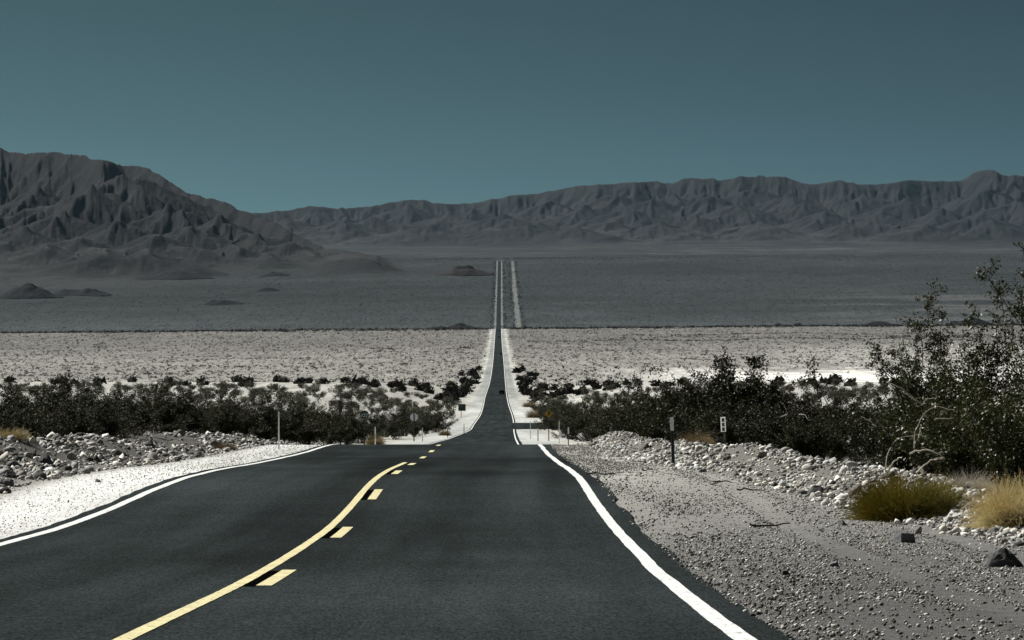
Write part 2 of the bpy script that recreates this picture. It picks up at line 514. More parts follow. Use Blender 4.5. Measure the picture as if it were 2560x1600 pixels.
def mountain(name, label, sil, u0, u1, dn, df, dridge, nu, nd, spurs, wl, amp, steep, tint, seed, meander=700):
    us = np.linspace(u0, u1, nu); dsr = np.linspace(dn, df, nd)
    ridge = dridge if callable(dridge) else (lambda u_: dridge + 0 * u_)
    Dm, U = np.meshgrid(dsr, us, indexing="ij"); Xm = U * Dm
    base = ground(Xm, Dm)
    sx = (np.array([p[0] for p in sil]) * 1.0583 - CX) / F
    sy = (YH - np.array([p[1] for p in sil]) * 1.0583) / F
    el = hermite(sx, sy)(us) + .0009 * (fbm(us * 330 + seed, us * 0, 4, seed + 77) - .5)
    dr = ridge(us) + meander * 2 * (fbm(us * 52 + seed, us * 0, 3, seed) - .5)
    zr = el * dr
    rh = np.clip(zr - ground(us * dr, dr), 0, None)
    def warp(k): return 1 + .5 * (fbm(Xm / 330 + k * 3.7, Dm / 330 + k, 4, 13 + seed) - .5)
    w = rh / steep + 30
    g_ = np.abs(Dm - dr[None, :]) / w[None, :] * np.where(Dm > dr[None, :], 1, warp(1))
    H = rh[None, :] * np.clip(1 - g_, 0, 1) ** 1.15
    H = np.maximum(H, .42 * rh[None, :] * np.exp(-np.clip(g_, 0, 9) * .9) * (Dm < dr[None, :]) * (.6 + .8 * fbm(Xm / 700, Dm / 700, 4, seed + 4)))
    for k, (px, py, pd, sl, run) in enumerate(spurs):
        # a ridge running back from a summit seen at (px, py) towards the crest
        u = (px * 1.0583 - CX) / F
        if callable(dridge): pd = float(ridge(u)) - float(np.interp(px, [350, 650, 900], [.95, .55, .25])) * (15900 - pd)
        zp = (YH - py * 1.0583) / F * pd
        hp = zp - gz(u * pd, pd)
        if hp <= 2: continue
        ax_, ay_ = u * pd, pd
        ub = u + run
        dcr = float(np.interp(ub, us, dr)); hb = .8 * float(np.interp(ub, us, rh))
        bx_, by_ = ub * dcr, dcr
        if by_ - ay_ < 200: by_ = ay_ + 200; hb = min(hb, hp)
        L2_ = (bx_ - ax_) ** 2 + (by_ - ay_) ** 2
        tt = ((Xm - ax_) * (bx_ - ax_) + (Dm - ay_) * (by_ - ay_)) / L2_
        tc_ = np.clip(tt, 0, 1)
        r = np.hypot(Xm - ax_ - tc_ * (bx_ - ax_), Dm - ay_ - tc_ * (by_ - ay_))
        r = np.sqrt(r * r + 25 ** 2) - 25
        dip = 1 - .30 * np.sin(np.pi * tc_) * (hp > 40)
        hh = (hp * (1 - tc_) + min(hb, hp * 1.5) * tc_) * dip + 10 * (fbm(Xm / 150, Dm / 150, 3, 17 + k) - .5)
        H = np.maximum(H, hh * np.clip(1 - .78 * sl * r * warp(k) / np.maximum(hh, 5), 0, 1) ** 1.12)
    H = np.clip(H, 0, None) * sstep(u1, u1 - .010, U) * sstep(u0, u0 + .010, U) * sstep(dn + 60, dn + 900, Dm + 500 * (fbm(U * 60, U * 0, 3, 3) - .5))
    H = blur(H, 3)
    gx, gy = grad(H, Xm, Dm)
    e = np.zeros_like(H); ax = np.zeros_like(H); ay = np.zeros_like(H); a = 1.0; fr = 1.0 / wl
    sl = np.hypot(gx, gy) + 1e-6
    kx, ky = gy / sl * np.clip(sl * 2.6, 0, 1.1), -gx / sl * np.clip(sl * 2.6, 0, 1.1)
    for o in range(5):
        va, vx, vy = erode(Xm * fr, Dm * fr, kx + ay * .9, ky - ax * .9)
        e += va * a; ax += vx * a * .8; ay += vy * a * .8
        a *= .60; fr *= 2.0
    mask = np.clip(H / (.4 * np.percentile(H, 98)), 0, 1) ** .7 * np.clip(sl / .25, .1, 1)
    crest = np.exp(-((Dm - dr[None, :]) / 130) ** 2)
    H2 = H + amp * (e - .75) * mask * (1 - .75 * crest) + 5 * (fbm(Xm / 50, Dm / 50, 3, 23) - .5) * mask
    H2 = blur(H2, 1)
    Z = base + H2 - 2.5
    gx2, gy2 = grad(Z, Xm, Dm); sl2 = np.hypot(gx2, gy2)
    flat = sstep(.40, .12, sl2)
    wash = np.clip(.8 * flat * sstep(.42, .62, fbm(Xm / 380, Dm / 600, 4, 29)) + .30 * np.clip(-(e), 0, 1), 0, 1)
    c = np.array(tint)[None, None] * (.70 + .6 * fbm(Xm / 450, Dm / 450, 5, 33)[..., None])
    c = c * (1 - .6 * wash[..., None]) + np.array((.058, .058, .058)) * .6 * wash[..., None]
    low = np.exp(-np.clip(H2, 0, None) / 12)
    c = c * (1 - .6 * low[..., None]) + np.array((.040, .042, .043)) * .6 * low[..., None]
    ii = np.arange(Z.size).reshape(Z.shape)
    q = np.stack([ii[:-1, :-1], ii[:-1, 1:], ii[1:, 1:], ii[1:, :-1]], -1).reshape(-1, 4)
    return tag(mobj(name, mesh_np(name, np.stack([Xm, Dm, Z], -1).reshape(-1, 3), q, M["mountain"], True, c.reshape(-1, 3))),
               label, "mountain", kind="structure")

SIL_L = [(-700, 420), (-300, 330), (-60, 318), (0, 338), (30, 353), (100, 353), (180, 355), (230, 365), (290, 380), (330, 385), (370, 400),
         (420, 430), (470, 452), (520, 462), (560, 480), (600, 495), (640, 510), (680, 530), (720, 552), (760, 572),
         (800, 590), (850, 606), (900, 616), (940, 625), (1000, 637), (1060, 650)]
SP_L = [(150, 498, 14300, .5, -.008), (60, 535, 13800, .5, -.01), (370, 556, 13700, .42, .002), (110, 588, 13000, .4, -.004), (15, 575, 13200, .4, -.004),
        (290, 400, 15300, .6, .0), (215, 430, 14900, .6, .004), (520, 505, 14800, .55, -.003), (450, 535, 14300, .5, -.006), (610, 550, 14500, .5, -.005),
        (560, 590, 13700, .4, -.004), (690, 572, 14500, .45, -.006), (250, 604, 12900, .3, -.004), (800, 610, 14400, .3, -.008), (280, 520, 14200, .55, .003),
        (640, 610, 13400, .32, -.003), (870, 618, 14000, .25, -.01), (-60, 480, 14500, .55, .0), (-150, 540, 14000, .5, .0), (90, 440, 14900, .6, .002), (400, 480, 14900, .6, -.004),
        (340, 600, 13100, .35, .002), (190, 560, 13700, .45, -.003), (740, 600, 14000, .36, -.006)]
mountain("left_mountain", "big dark brown eroded mountain rising on the left", SIL_L, -.185, -.026, 7000, 13600,
         lambda u_: np.interp((u_ * F + CX) / 1.0583, [-700, 0, 400, 700, 940, 1100], [12300, 12300, 11600, 10600, 9250, 8900]), 640, 360, SP_L, 190, 21, .42, (.0098, .0106, .0120), 11, 300)
SIL_R = [(-400, 480), (300, 520), (620, 499), (680, 492), (740, 483), (800, 487), (860, 484), (900, 480), (965, 467), (1000, 470), (1050, 478),
         (1100, 475), (1150, 468), (1200, 460), (1280, 452), (1340, 440), (1400, 433), (1470, 428), (1530, 424), (1580, 428),
         (1620, 418), (1680, 416), (1700, 422), (1760, 412), (1850, 414), (1920, 430), (1980, 425), (2040, 433), (2110, 430),
         (2160, 420), (2200, 425), (2260, 420), (2300, 405), (2340, 396), (2380, 410), (2420, 412), (2600, 430), (2900, 410), (3200, 460)]
SP_R = [(740, 505, 22300, .4, .004), (965, 480, 23000, .45, .002), (880, 512, 21800, .36, .004), (1060, 500, 22000, .36, -.004), (1120, 492, 22400, .4, -.004),
        (1190, 505, 21600, .36, .003), (1380, 482, 22300, .42, .006), (1480, 490, 21900, .42, .005), (1540, 470, 22500, .46, .004), (1680, 462, 22500, .48, -.005), (1740, 478, 21900, .46, -.006),
        (1640, 508, 21000, .38, .004), (1860, 455, 22600, .48, -.006), (1950, 500, 21400, .4, -.004), (2140, 470, 22100, .48, .006), (2225, 492, 21200, .44, .004),
        (2315, 508, 20700, .4, -.005), (2080, 500, 21400, .4, .006), (1250, 530, 20600, .3, .004), (1360, 536, 20300, .3, .002), (2340, 440, 22700, .5, .001),
        (1900, 478, 22200, .46, -.006), (800, 520, 21400, .34, .002), (1560, 525, 20700, .32, .003), (2400, 470, 22000, .46, -.003), (2190, 530, 20300, .32, -.004),
        (1440, 525, 20800, .32, -.003), (1020, 530, 20900, .28, .003), (1800, 525, 20700, .3, -.003), (2000, 530, 20500, .28, .004), (2480, 500, 21300, .4, .003), (2600, 470, 22000, .44, 0),
        (1590, 455, 22800, .5, .003), (1450, 455, 22800, .48, .004), (1300, 470, 22700, .44, .003), (1780, 440, 22900, .5, -.003), (2040, 455, 22700, .48, .003), (680, 515, 21700, .34, .003)]
mountain("far_mountains", "long low slate-grey mountain range along the horizon", SIL_R, -.13, .20, 17200, 24900,
         23600, 1150, 330, SP_R, 330, 22, .32, (.0142, .0152, .0175), 47, 420)

# dark outcrops standing in the fans
def outcrop(px, py, wpx, hpx, label, seed, tint=(.010, .011, .013), lumps=2):
    X, d, z = hit(px * 1.0583, py * 1.0583, 4600)
    s = F / d
    hw = wpx * 1.0583 / s / 2; hh = hpx * 1.0583 / s
    n = 44
    uu = np.linspace(-1.25, 1.25, n); vv = np.linspace(-1.25, 1.25, 30)
    Vv, Uu = np.meshgrid(vv, uu, indexing="ij")
    XX = X + Uu * hw; DD = d + hw * .55 + Vv * hw * .8
    rr = np.zeros_like(Uu)
    rs = np.random.default_rng(seed)
    for k in range(lumps):
        cx_ = (rs.random() - .5) * 1.1 if k else (rs.random() - .5) * .4
        w_ = .95 - .42 * (k > 0) - .1 * rs.random(); h_ = 1 if k == 0 else .45 + .35 * rs.random()
        rr = np.maximum(rr, h_ * np.clip(1 - np.hypot((Uu - cx_) / w_, Vv), 0, 1) ** .9)
    g_ = ground(XX, DD)
    nz = fbm(XX / hw * 2.3 + seed, DD / hw * 2.3, 4, seed)
    H = hh * rr * (.25 + 1.35 * nz)
    ZZ = np.where(rr > 0, g_ + H - .4, g_ - hh * .25)
    c = np.array(tint) * (.8 + .5 * nz[..., None])
    ii = np.arange(ZZ.size).reshape(ZZ.shape)
    q = np.stack([ii[:-1, :-1], ii[:-1, 1:], ii[1:, 1:], ii[1:, :-1]], -1).reshape(-1, 4)
    tag(mobj("hill", mesh_np("hill", np.stack([XX, DD, ZZ], -1).reshape(-1, 3), q, M["hill"], True, c.reshape(-1, 3))), label, "hill", kind="structure")

for k, a in enumerate([
    (520, 720, 120, 13, "low dark twin-humped outcrop nearest on the left fan"),
    (45, 706, 190, 34, "dark rounded hill at the far left edge"),
    (190, 698, 170, 20, "dark low hill right of the rounded edge hill"),
    (635, 689, 70, 10, "small dark outcrop in the middle of the left fan"),
    (640, 653, 90, 11, "small dark outcrop higher up the left fan"),
    (410, 660, 220, 24, "long dark ridge outcrop under the left mountain"),
    (330, 640, 150, 16, "faint dark spur below the left mountain"),
    (1045, 604, 90, 10, "dark low knoll left of the road's far end"),
    (1075, 574, 130, 14, "dark knoll row before the far range"),
    (900, 640, 110, 10, "low dark toe of the left mountain"),
    (1835, 568, 90, 9, "dark small outcrop before the right range"),
    (1895, 570, 60, 8, "dark small outcrop beside its twin before the right range"),
    (1700, 573, 90, 8, "low dark outcrop before the middle range"),
    (2090, 573, 100, 12, "dark outcrop before the right range"),
    (2170, 578, 60, 9, "dark small knoll at the foot of the right range"),
    (2290, 578, 140, 20, "dark knoll at the foot of the rightmost peak"),
]):
    outcrop(*a[:5], 100 + k, lumps=3)
outcrop(1090, 652, 170, 30, "low rounded hill just left of the road's far end", 300, (.026, .0235, .023), 1)

# ------------------------------------------------------------------ stones
def ico(sub):
    import bmesh
    bm = bmesh.new(); bmesh.ops.create_icosphere(bm, subdivisions=sub, radius=1)
    v = np.array([x.co[:] for x in bm.verts]); f = np.array([[l.index for l in p.verts] for p in bm.faces]); bm.free()
    return v, f
ICO = {1: ico(1), 2: ico(2), 3: ico(3)}
def stone_shape(sub, seed, cuts=7):
    rs = np.random.default_rng(seed)
    v, f = ICO[sub]; v = v.copy()
    for _ in range(cuts):
        n = rs.normal(size=3); n /= np.linalg.norm(n)
        o = .42 + .38 * rs.random()
        dist = v @ n - o
        v = v - np.where(dist > 0, dist, 0)[:, None] * n
    v *= np.array([1.15, .65 + .3 * rs.random(), .58 + .38 * rs.random()])
    v += .03 * rs.normal(size=v.shape) * (1 if sub > 1 else 4)
    return v, f

def scatter_stones(name, P, size, cols, sub, nt, seed, label, cat="gravel", sink=.3):
    """one mesh of uncountable small stones"""
    rs = np.random.default_rng(seed)
    n = len(P); tmpl = [stone_shape(sub, seed * 31 + k, 8) for k in range(nt)]
    nv = len(tmpl[0][0]); f0 = tmpl[0][1]
    T = np.stack([t[0] for t in tmpl])[rs.integers(0, nt, n)]
    a = rs.random(n) * 6.283; ca, sa = np.cos(a)[:, None], np.sin(a)[:, None]
    tilt = rs.normal(size=n) * .45; ct, st = np.cos(tilt)[:, None], np.sin(tilt)[:, None]
    x, y, z = T[..., 0], T[..., 1], T[..., 2]
    y, z = y * ct - z * st, y * st + z * ct
    x, y = x * ca - y * sa, x * sa + y * ca
    S = size[:, None]
    V = np.stack([x * S + P[:, 0:1], y * S + P[:, 1:2], z * S + P[:, 2:3] + S * (.5 - sink)], -1)
    Fc = f0[None] + (np.arange(n) * nv)[:, None, None]
    C = np.repeat(cols, nv, 0)
    me = mesh_np(name, V.reshape(-1, 3), Fc.reshape(-1, 3), M["stone"], False, C)
    return tag(mobj(name, me), label, cat, kind="stuff")

def stone_cols(n, rs, lo=.14, hi=.7, dark=.15):
    v = lo + (hi - lo) * rs.random(n) ** 1.2
    v = np.where(rs.random(n) < dark, .05 + .07 * rs.random(n), v)
    w = rs.normal(size=n) * .03
    return np.stack([v * (1.02 + w), v, v * (.93 - w)], -1)

def inv_d(n, d0, d1, rs, p=1.0):
    """distances spread evenly over the picture rather than over the ground"""
    u = rs.random(n)
    return 1 / (1 / d0 + (1 / d1 - 1 / d0) * u) if p == 1.0 else (d0 ** (1 - p) + (d1 ** (1 - p) - d0 ** (1 - p)) * u) ** (1 / (1 - p))

rs = np.random.default_rng(3)
n = 60000
d = inv_d(n, 19, 130, rs, 1.7); tb = _bank(d); t = 3.85 + (tb + .2 - 3.85) * rs.random(n) ** .9
keep = ((t + road_x(d)) / d < .155) & (rs.random(n) < .25 + 1.5 * sstep(.36, .62, fbm(t * .8, d * .16, 4, 301))) & ~((np.minimum(np.abs(t - 5.5 - .01 * d), np.abs(t - 7.2 - .01 * d)) < .22) & (d < 75) & (rs.random(n) < .7))
d, t = d[keep], t[keep]; n = len(d)
sz = (.004 + .018 * rs.random(n) ** 4 + .0001 * d)
X = t + road_x(d)
scatter_stones("gravel", np.stack([X, d, ground(X, d)], -1), sz, stone_cols(n, rs, .07, .75, .25), 1, 6, 5, "grey roadside gravel along the right edge of the road")
n = 6500
d = inv_d(n, 30, 128, rs, 1.7); t = -(3.9 + 2.2 * rs.random(n) ** 1.0)
X = t + road_x(d)
sz = .004 + .010 * rs.random(n) ** 3 + .0001 * d
scatter_stones("gravel", np.stack([X, d, ground(X, d)], -1), sz, stone_cols(n, rs, .55, .85, .22), 1, 6, 6, "white gravel on the shoulder at the left edge of the road")

def bank_points(side, n, rs, d0, d1):
    d = inv_d(n, d0, d1, rs, 1.6)
    tb = _bank(d)
    if side > 0: t = tb - .5 + 3.2 * rs.beta(1.5, 2.2, n)
    else: t = -(5.9 + 6.5 * rs.beta(1.2, 1.9, n))
    X = t + road_x(d)
    k = (np.abs(X / d) < .158) & (rs.random(n) < .2 + 1.1 * sstep(.36, .60, fbm(X * 1.1 + 5, d * .22, 3, 401)))
    return X[k], d[k]
for side, lab, seed in ((1, "pale broken rubble filling the bank right of the gravel", 8), (-1, "broken rubble strewn between the left shoulder and the bushes", 9)):
    X, d = bank_points(side, 19000, rs, 36 if side > 0 else 40, 240)
    sz = .014 + .03 * rs.random(len(d)) ** 2.5 + .0002 * d
    scatter_stones("rubble", np.stack([X, d, ground(X, d)], -1), sz, stone_cols(len(d), rs, .25, .85, .2), 1, 8, seed, lab, "rubble", .35)
    X, d = bank_points(side, 6500 if side > 0 else 8500, rs, 36 if side > 0 else 40, 180)
    sz = (.035 if side > 0 else .045) + (.075 if side > 0 else .12) * rs.random(len(d)) ** 2.6
    scatter_stones("rubble", np.stack([X, d, ground(X, d)], -1), sz, stone_cols(len(d), rs, (.24 if side > 0 else .18), .86, (.22 if side > 0 else .3)), 1, 12, seed + 20, lab.replace("broken", "coarse"), "rubble", .4)

ROCKS = []
for k in range(12):
    v, f = stone_shape(3 if k < 4 else 2, 900 + k, 10)
    ROCKS.append(mesh_np("rock", v, f, M["rock"], False))
DARK = [me.copy() for me in ROCKS[:4]]
for me in DARK:
    me.materials.clear(); me.materials.append(M["darkrock"])
def rock(X, d, size, label, group=None, dark=False, rz=None, sq=(1, 1, 1), sink=.3, me=None, tilt=None):
    m = me if me is not None else (random.choice(DARK) if dark else random.choice(ROCKS))
    o = bpy.data.objects.new("rock", m)
    z = gz(X, d)
    o.scale = (size * sq[0], size * sq[1], size * sq[2])
    o.rotation_euler = (tilt if tilt is not None else random.gauss(0, .3), random.gauss(0, .3) if tilt is None else 0, random.random() * 6.28 if rz is None else rz)
    o.location = (X, d, z + size * sq[2] * (.55 - sink))
    link(o); tag(o, label, "rock", group)
    return o
nrk = 0
for side, cnt, zones in (
    (1, 210, [(36, 58, "pale angular rock in the bank under the olive shrub and straw grass"),
              (58, 78, "pale angular rock in the bank below the bleached fallen branches"),
              (78, 105, "pale angular rock in the bank around the two marker posts"),
              (105, 180, "small pale rock at the far end of the right bank")]),
    (-1, 170, [(40, 75, "rock in the left rubble strip, near end by the picture edge"),
               (75, 110, "rock in the left rubble strip below the dense bushes"),
               (110, 200, "small rock at the far end of the left rubble strip")])):
    X, d = bank_points(side, cnt, rs, 38 if side > 0 else 44, 170)
    for x_, d_ in zip(X, d):
        for a_, b_, lab in zones:
            if a_ <= d_ < b_: break
        else: continue
        rock(x_, d_, (.07 if side > 0 else .10) + (.08 if side > 0 else .13) * random.random() ** 2, lab, lab.replace("rock", "rocks", 1), dark=random.random() < .12)
# rocks that stand out
def at(px, py, dmin=15):
    return hit(px, py, dmin)
# pyramid-shaped boulder, lower right
pv = np.array([(-1, -.7, 0), (.9, -.75, 0), (1.15, .45, 0), (-.75, .7, 0), (-.35, -.42, .62), (.02, .12, 1.12), (.62, -.1, .66), (.2, -.62, .5), (.75, .3, .5), (-.5, .35, .6)]) 
import bmesh
def hull(name, pts, mat, sub=2, jit=.03, seed=1):
    bm = bmesh.new()
    for p in pts: bm.verts.new(p)
    bmesh.ops.convex_hull(bm, input=bm.verts)
    bmesh.ops.triangulate(bm, faces=bm.faces)
    bmesh.ops.subdivide_edges(bm, edges=bm.edges, cuts=3, use_grid_fill=True)
    r_ = random.Random(seed)
    for v in bm.verts:
        v.co += Vector((r_.gauss(0, jit), r_.gauss(0, jit), r_.gauss(0, jit)))
    me = bpy.data.meshes.new(name); bm.to_mesh(me); bm.free(); me.materials.append(mat)
    return me
X, d, z = at(2505, 1418)
o = rock(X, d, .20, "dark pyramid-shaped boulder standing alone on the gravel at the lower right", me=hull("boulder", pv, M["darkrock"], seed=4), rz=.1, tilt=0, sink=.65, sq=(1.05, .9, 1))
bx = [(-1, -1, 0), (1, -1, 0), (1, 1, 0), (-1, 1, 0), (-.85, -.95, 1.3), (.8, -.9, 1.15), (.8, .9, 1.25), (-.75, .85, 1.45)]
X, d, z = at(2262, 1358)
rock(X, d, .10, "blocky dark rock with a flat top lying on the gravel below the olive shrub", me=hull("block", bx, M["darkrock"], seed=5), rz=.35, tilt=0, sink=.6)
for (px, py, s_, dk, lab) in [
    (2295, 1335, .12, False, "rounded grey boulder beside the blocky dark rock"),
    (2420, 1325, .10, False, "bright white rock on the bank under the straw grass"),
    (2078, 1248, .11, False, "white upright rock at the bend of the right bank"),
    (2105, 1263, .085, False, "small cream rock before the olive shrub's left end"),
    (2130, 1172, .20, False, "large pale flat boulder under the bushes behind the bank"),
    (2105, 1315, .10, True, "dark flat stone lying on the gravel left of the blocky rock"),
    (2088, 1418, .09, True, "dark low stone in the middle of the right gravel"),
    (1968, 1440, .06, True, "small dark stone in the right gravel near the road"),
    (1610, 1125, .30, False, "big pale boulder in the far right bank beside the grey marker"),
    (1756, 1137, .24, False, "pale arched boulder between the two roadside markers"),
]:
    X, d, z = at(px, py)
    rock(X, d, s_ * (.62 if s_ > .15 else .85), lab, dark=dk)
for (px, py, s_, dk, lab) in [
    (112, 1160, .30, True, "dark peaked boulder in the left rubble with a sunlit edge"),
    (178, 1150, .24, False, "white flat-topped boulder in the left rubble"),
    (80, 1110, .30, False, "pale boulder under the left bushes near the gap"),
    (370, 1118, .30, True, "dark wedge-shaped boulder below the left bushes"),
    (243, 1206, .085, True, "single round dark stone lying on the white left shoulder"),
    (30, 1195, .22, True, "dark broken boulder at the left picture edge"),
]:
    X, d, z = at(px, py)
    rock(X, d, s_ * (.62 if s_ > .15 else .85), lab, dark=dk)

# sticks on the gravel
for (px, py, L, rz, lab) in [(1502, 1188, .55, -.1, "dark straight stick lying on the gravel near the road's edge"),
                             (1812, 1209, .42, -.1, "dark thin stick on the gravel below the rock bank"),
                             (1872, 1230, .40, -.05, "short dark stick on the gravel nearer the olive shrub"),
                             (1925, 1319, .55, .25, "brown curved stick lying in the wheel track on the right gravel"),
                             (1620, 1178, .25, 0, "small dark twig on the pale gravel by the grey marker")]:
    X, d, z = at(px, py)
    k = 7; xs = np.linspace(-L / 2, L / 2, k)
    r_ = np.random.default_rng(int(px))
    pts = np.stack([xs, .02 * r_.normal(size=k), .02 + .012 * r_.normal(size=k)], -1)
    ang = np.linspace(0, 2 * np.pi, 7)[:-1]
    ring = np.stack([0 * ang, np.cos(ang), np.sin(ang)], -1)
    rad = .018 * np.linspace(1, .5, k)
    V = (pts[:, None] + ring[None] * rad[:, None, None]).reshape(-1, 3)
    i = np.arange(k * 6).reshape(k, 6); j = np.roll(i, -1, 1)
    q = np.stack([i[:-1], j[:-1], j[1:], i[1:]], -1).reshape(-1, 4)
    o = mobj("stick", mesh_np("stick", V, [q, i[0:1, ::-1], i[-1:]], M["stick"], True), loc=(X, d, z + .01))
    o.rotation_euler = (0, 0, rz); tag(o, lab, "stick")

# ------------------------------------------------------------------ plants
def tubes(P, r0, r1, sides=3):
    """P (n,k,3) polylines -> vertices, quads"""
    n, k, _ = P.shape
    Tn = np.gradient(P, axis=1); Tn /= np.linalg.norm(Tn, axis=2, keepdims=True) + 1e-9
    ref = np.where(np.abs(Tn[..., 2:3]) > .9, np.array([1., 0, 0]), np.array([0, 0, 1.]))
    A = np.cross(Tn, ref); A /= np.linalg.norm(A, axis=2, keepdims=True) + 1e-9
    B = np.cross(Tn, A)
    w = np.linspace(0, 1, k)[None, :]
    rad = (np.asarray(r0)[:, None] * (1 - w) + np.asarray(r1)[:, None] * w)
    V = []
    for s in range(sides):
        a = 6.2832 * s / sides
        V.append(P + (A * math.cos(a) + B * math.sin(a)) * rad[..., None])
    V = np.stack(V, 2)
    i = np.arange(n * k * sides).reshape(n, k, sides); j = np.roll(i, -1, 2)
    q = np.stack([i[:, :-1], j[:, :-1], j[:, 1:], i[:, 1:]], -1).reshape(-1, 4)
    return V.reshape(-1, 3), q

def curve(A, D, L, k, rs, bend=.25, lift=0.0):
    """polylines from points A in directions D, lengths L, wandering"""
    n = len(A); P = np.zeros((n, k, 3)); P[:, 0] = A
    d = D.copy(); st = (L / (k - 1))[:, None]
    for i in range(1, k):
        d = d + rs.normal(size=(n, 3)) * bend + np.array([0, 0, lift])
        d /= np.linalg.norm(d, axis=1, keepdims=True)
        P[:, i] = P[:, i - 1] + d * st
    return P, d

def leaves(P, size, rs, elong=1.6):
    n = len(P)
    a = rs.normal(size=(n, 3)); a /= np.linalg.norm(a, axis=1, keepdims=True)
    b = rs.normal(size=(n, 3)); b -= (b * a).sum(1, keepdims=True) * a; b /= np.linalg.norm(b, axis=1, keepdims=True)
    s = (size * (.6 + .8 * rs.random(n)))[:, None]
    V = np.stack([P - b * s * .5, P + a * s * elong, P + b * s * .5], 1)
    return V.reshape(-1, 3), np.arange(n * 3).reshape(n, 3)

def bush_geo(seed, H=2.0, W=2.4, nst=22, nsub=7, nleaf=9000, lsize=.028, low=.18, sprigs=(), dense=1.0, sprig_leaf=650):
    rs = np.random.default_rng(seed)
    az = rs.random(nst) * 6.283; tl = np.abs(rs.normal(size=nst)) * .36 + .08
    tl = np.clip(tl * (W / H), 0, 1.15)
    D = np.stack([np.sin(tl) * np.cos(az), np.sin(tl) * np.sin(az), np.cos(tl)], -1)
    A = np.stack([.12 * rs.normal(size=nst) * W * .5, .12 * rs.normal(size=nst) * W * .5, np.full(nst, -.08)], -1)
    L = H * (.62 + .42 * rs.random(nst)) / np.clip(np.cos(tl), .55, 1) * .92
    k = 7
    P, dl = curve(A, D, L, k, rs, .13, .02)
    V1, q1 = tubes(P, .016 + .010 * rs.random(nst), np.full(nst, .004))
    # secondary twigs
    si = np.repeat(np.arange(nst), nsub)
    fr = .25 + .75 * rs.random(len(si)); fi = fr * (k - 1); i0 = np.minimum(fi.astype(int), k - 2); w = (fi - i0)[:, None]
    A2 = P[si, i0] * (1 - w) + P[si, i0 + 1] * w
    D2_ = P[si, i0 + 1] - P[si, i0]; D2_ /= np.linalg.norm(D2_, axis=1, keepdims=True)
    D2_ = D2_ + rs.normal(size=D2_.shape) * .55 + np.array([0, 0, .2]); D2_ /= np.linalg.norm(D2_, axis=1, keepdims=True)
    L2 = H * (.14 + .20 * rs.random(len(si)))
    P2, _ = curve(A2, D2_, L2, 5, rs, .22, .03)
    V2, q2 = tubes(P2, np.full(len(si), .006), np.full(len(si), .002))
    Vs = [V1, V2]; Qs = [q1, q2 + len(V1)]; nvs = len(V1) + len(V2)
    # leaves gathered in tufts along the twigs
    tw = rs.integers(0, len(si), nleaf); fr = rs.random(nleaf) ** .6 * 3.999; i0 = fr.astype(int); w = (fr - i0)[:, None]
    Lp = P2[tw, i0] * (1 - w) + P2[tw, np.minimum(i0 + 1, 4)] * w
    Lp = Lp + rs.normal(size=Lp.shape) * .045 * H ** .5
    Lp = Lp[(Lp[:, 2] > low * H * (.6 + .6 * rs.random(len(Lp))))]
    LP = [Lp]
    for (ex, ey, ez, nt_) in sprigs:
        # a branch reaching to a given point, with side twigs and tufts
        e = np.array([ex, ey, ez], float)
        m = np.linspace(0, 1, 9)[:, None]
        base = np.array([ex * .12, ey * .12, 0.0])
        ctrl = np.array([ex * .45, ey * .45, ez * .62])
        pl = base * (1 - m) ** 2 + 2 * ctrl * m * (1 - m) + e * m ** 2
        pl[1:-1] += rs.normal(size=(7, 3)) * .03 * ez
        v, q = tubes(pl[None], [.016], [.004], 4); Vs.append(v); Qs.append(q + nvs); nvs += len(v)
        ii = rs.integers(4, 8, nt_) ; ww = rs.random(nt_)[:, None]
        a3 = pl[ii] * (1 - ww) + pl[ii + 1] * ww
        d3 = rs.normal(size=(nt_, 3)) * .8 + np.array([0, 0, .35]) + (e - ctrl) / np.linalg.norm(e - ctrl) * .5
        d3 /= np.linalg.norm(d3, axis=1, keepdims=True)
        p3, _ = curve(a3, d3, .10 + .28 * rs.random(nt_), 4, rs, .3)
        v, q = tubes(p3, np.full(nt_, .004), np.full(nt_, .0015)); Vs.append(v); Qs.append(q + nvs); nvs += len(v)
        c = p3[:, 2:].reshape(-1, 3)
        lp = c[rs.integers(0, len(c), sprig_leaf)] + rs.normal(size=(sprig_leaf, 3)) * .035
        LP.append(lp)
    LV, LF = leaves(np.concatenate(LP), lsize, rs)
    return np.concatenate(Vs), np.concatenate(Qs), LV, LF

def near_bush(seed, **kw):
    V, q, LV, LF = bush_geo(seed, **kw)
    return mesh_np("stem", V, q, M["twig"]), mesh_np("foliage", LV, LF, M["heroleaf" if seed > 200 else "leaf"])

def put_bush(protos, X, d, label, group=None, rz=0, sc=(1, 1, 1), name="creosote_bush"):
    e = empty(name, label, "bush", (X, d, gz(X, d)), rz, group)
    e.scale = sc
    s, f = protos
    o = bpy.data.objects.new("stem", s); link(o, e)
    o = bpy.data.objects.new("foliage", f); link(o, e)
    return e

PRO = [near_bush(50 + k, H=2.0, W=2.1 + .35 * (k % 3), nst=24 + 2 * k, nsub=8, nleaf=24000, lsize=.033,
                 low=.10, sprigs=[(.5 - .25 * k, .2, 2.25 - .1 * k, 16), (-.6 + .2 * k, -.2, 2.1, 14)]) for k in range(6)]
def bush_at(px, Xlat, top, label, group, k, wide=1.0):
    """a bush of the near rows: picture column, metres to the side, picture row of its top"""
    s = (px - CX) / Xlat
    d = F / s
    z = gz(Xlat, d)
    yb = YH - z * s
    h = (yb - top) / s * (.90 if px < 420 or px > 1400 else .82)
    put_bush(PRO[k % 6], Xlat, d, label, group, random.random() * 6.28, (h / 2.1 * wide, h / 2.1 * wide, h / 2.1))

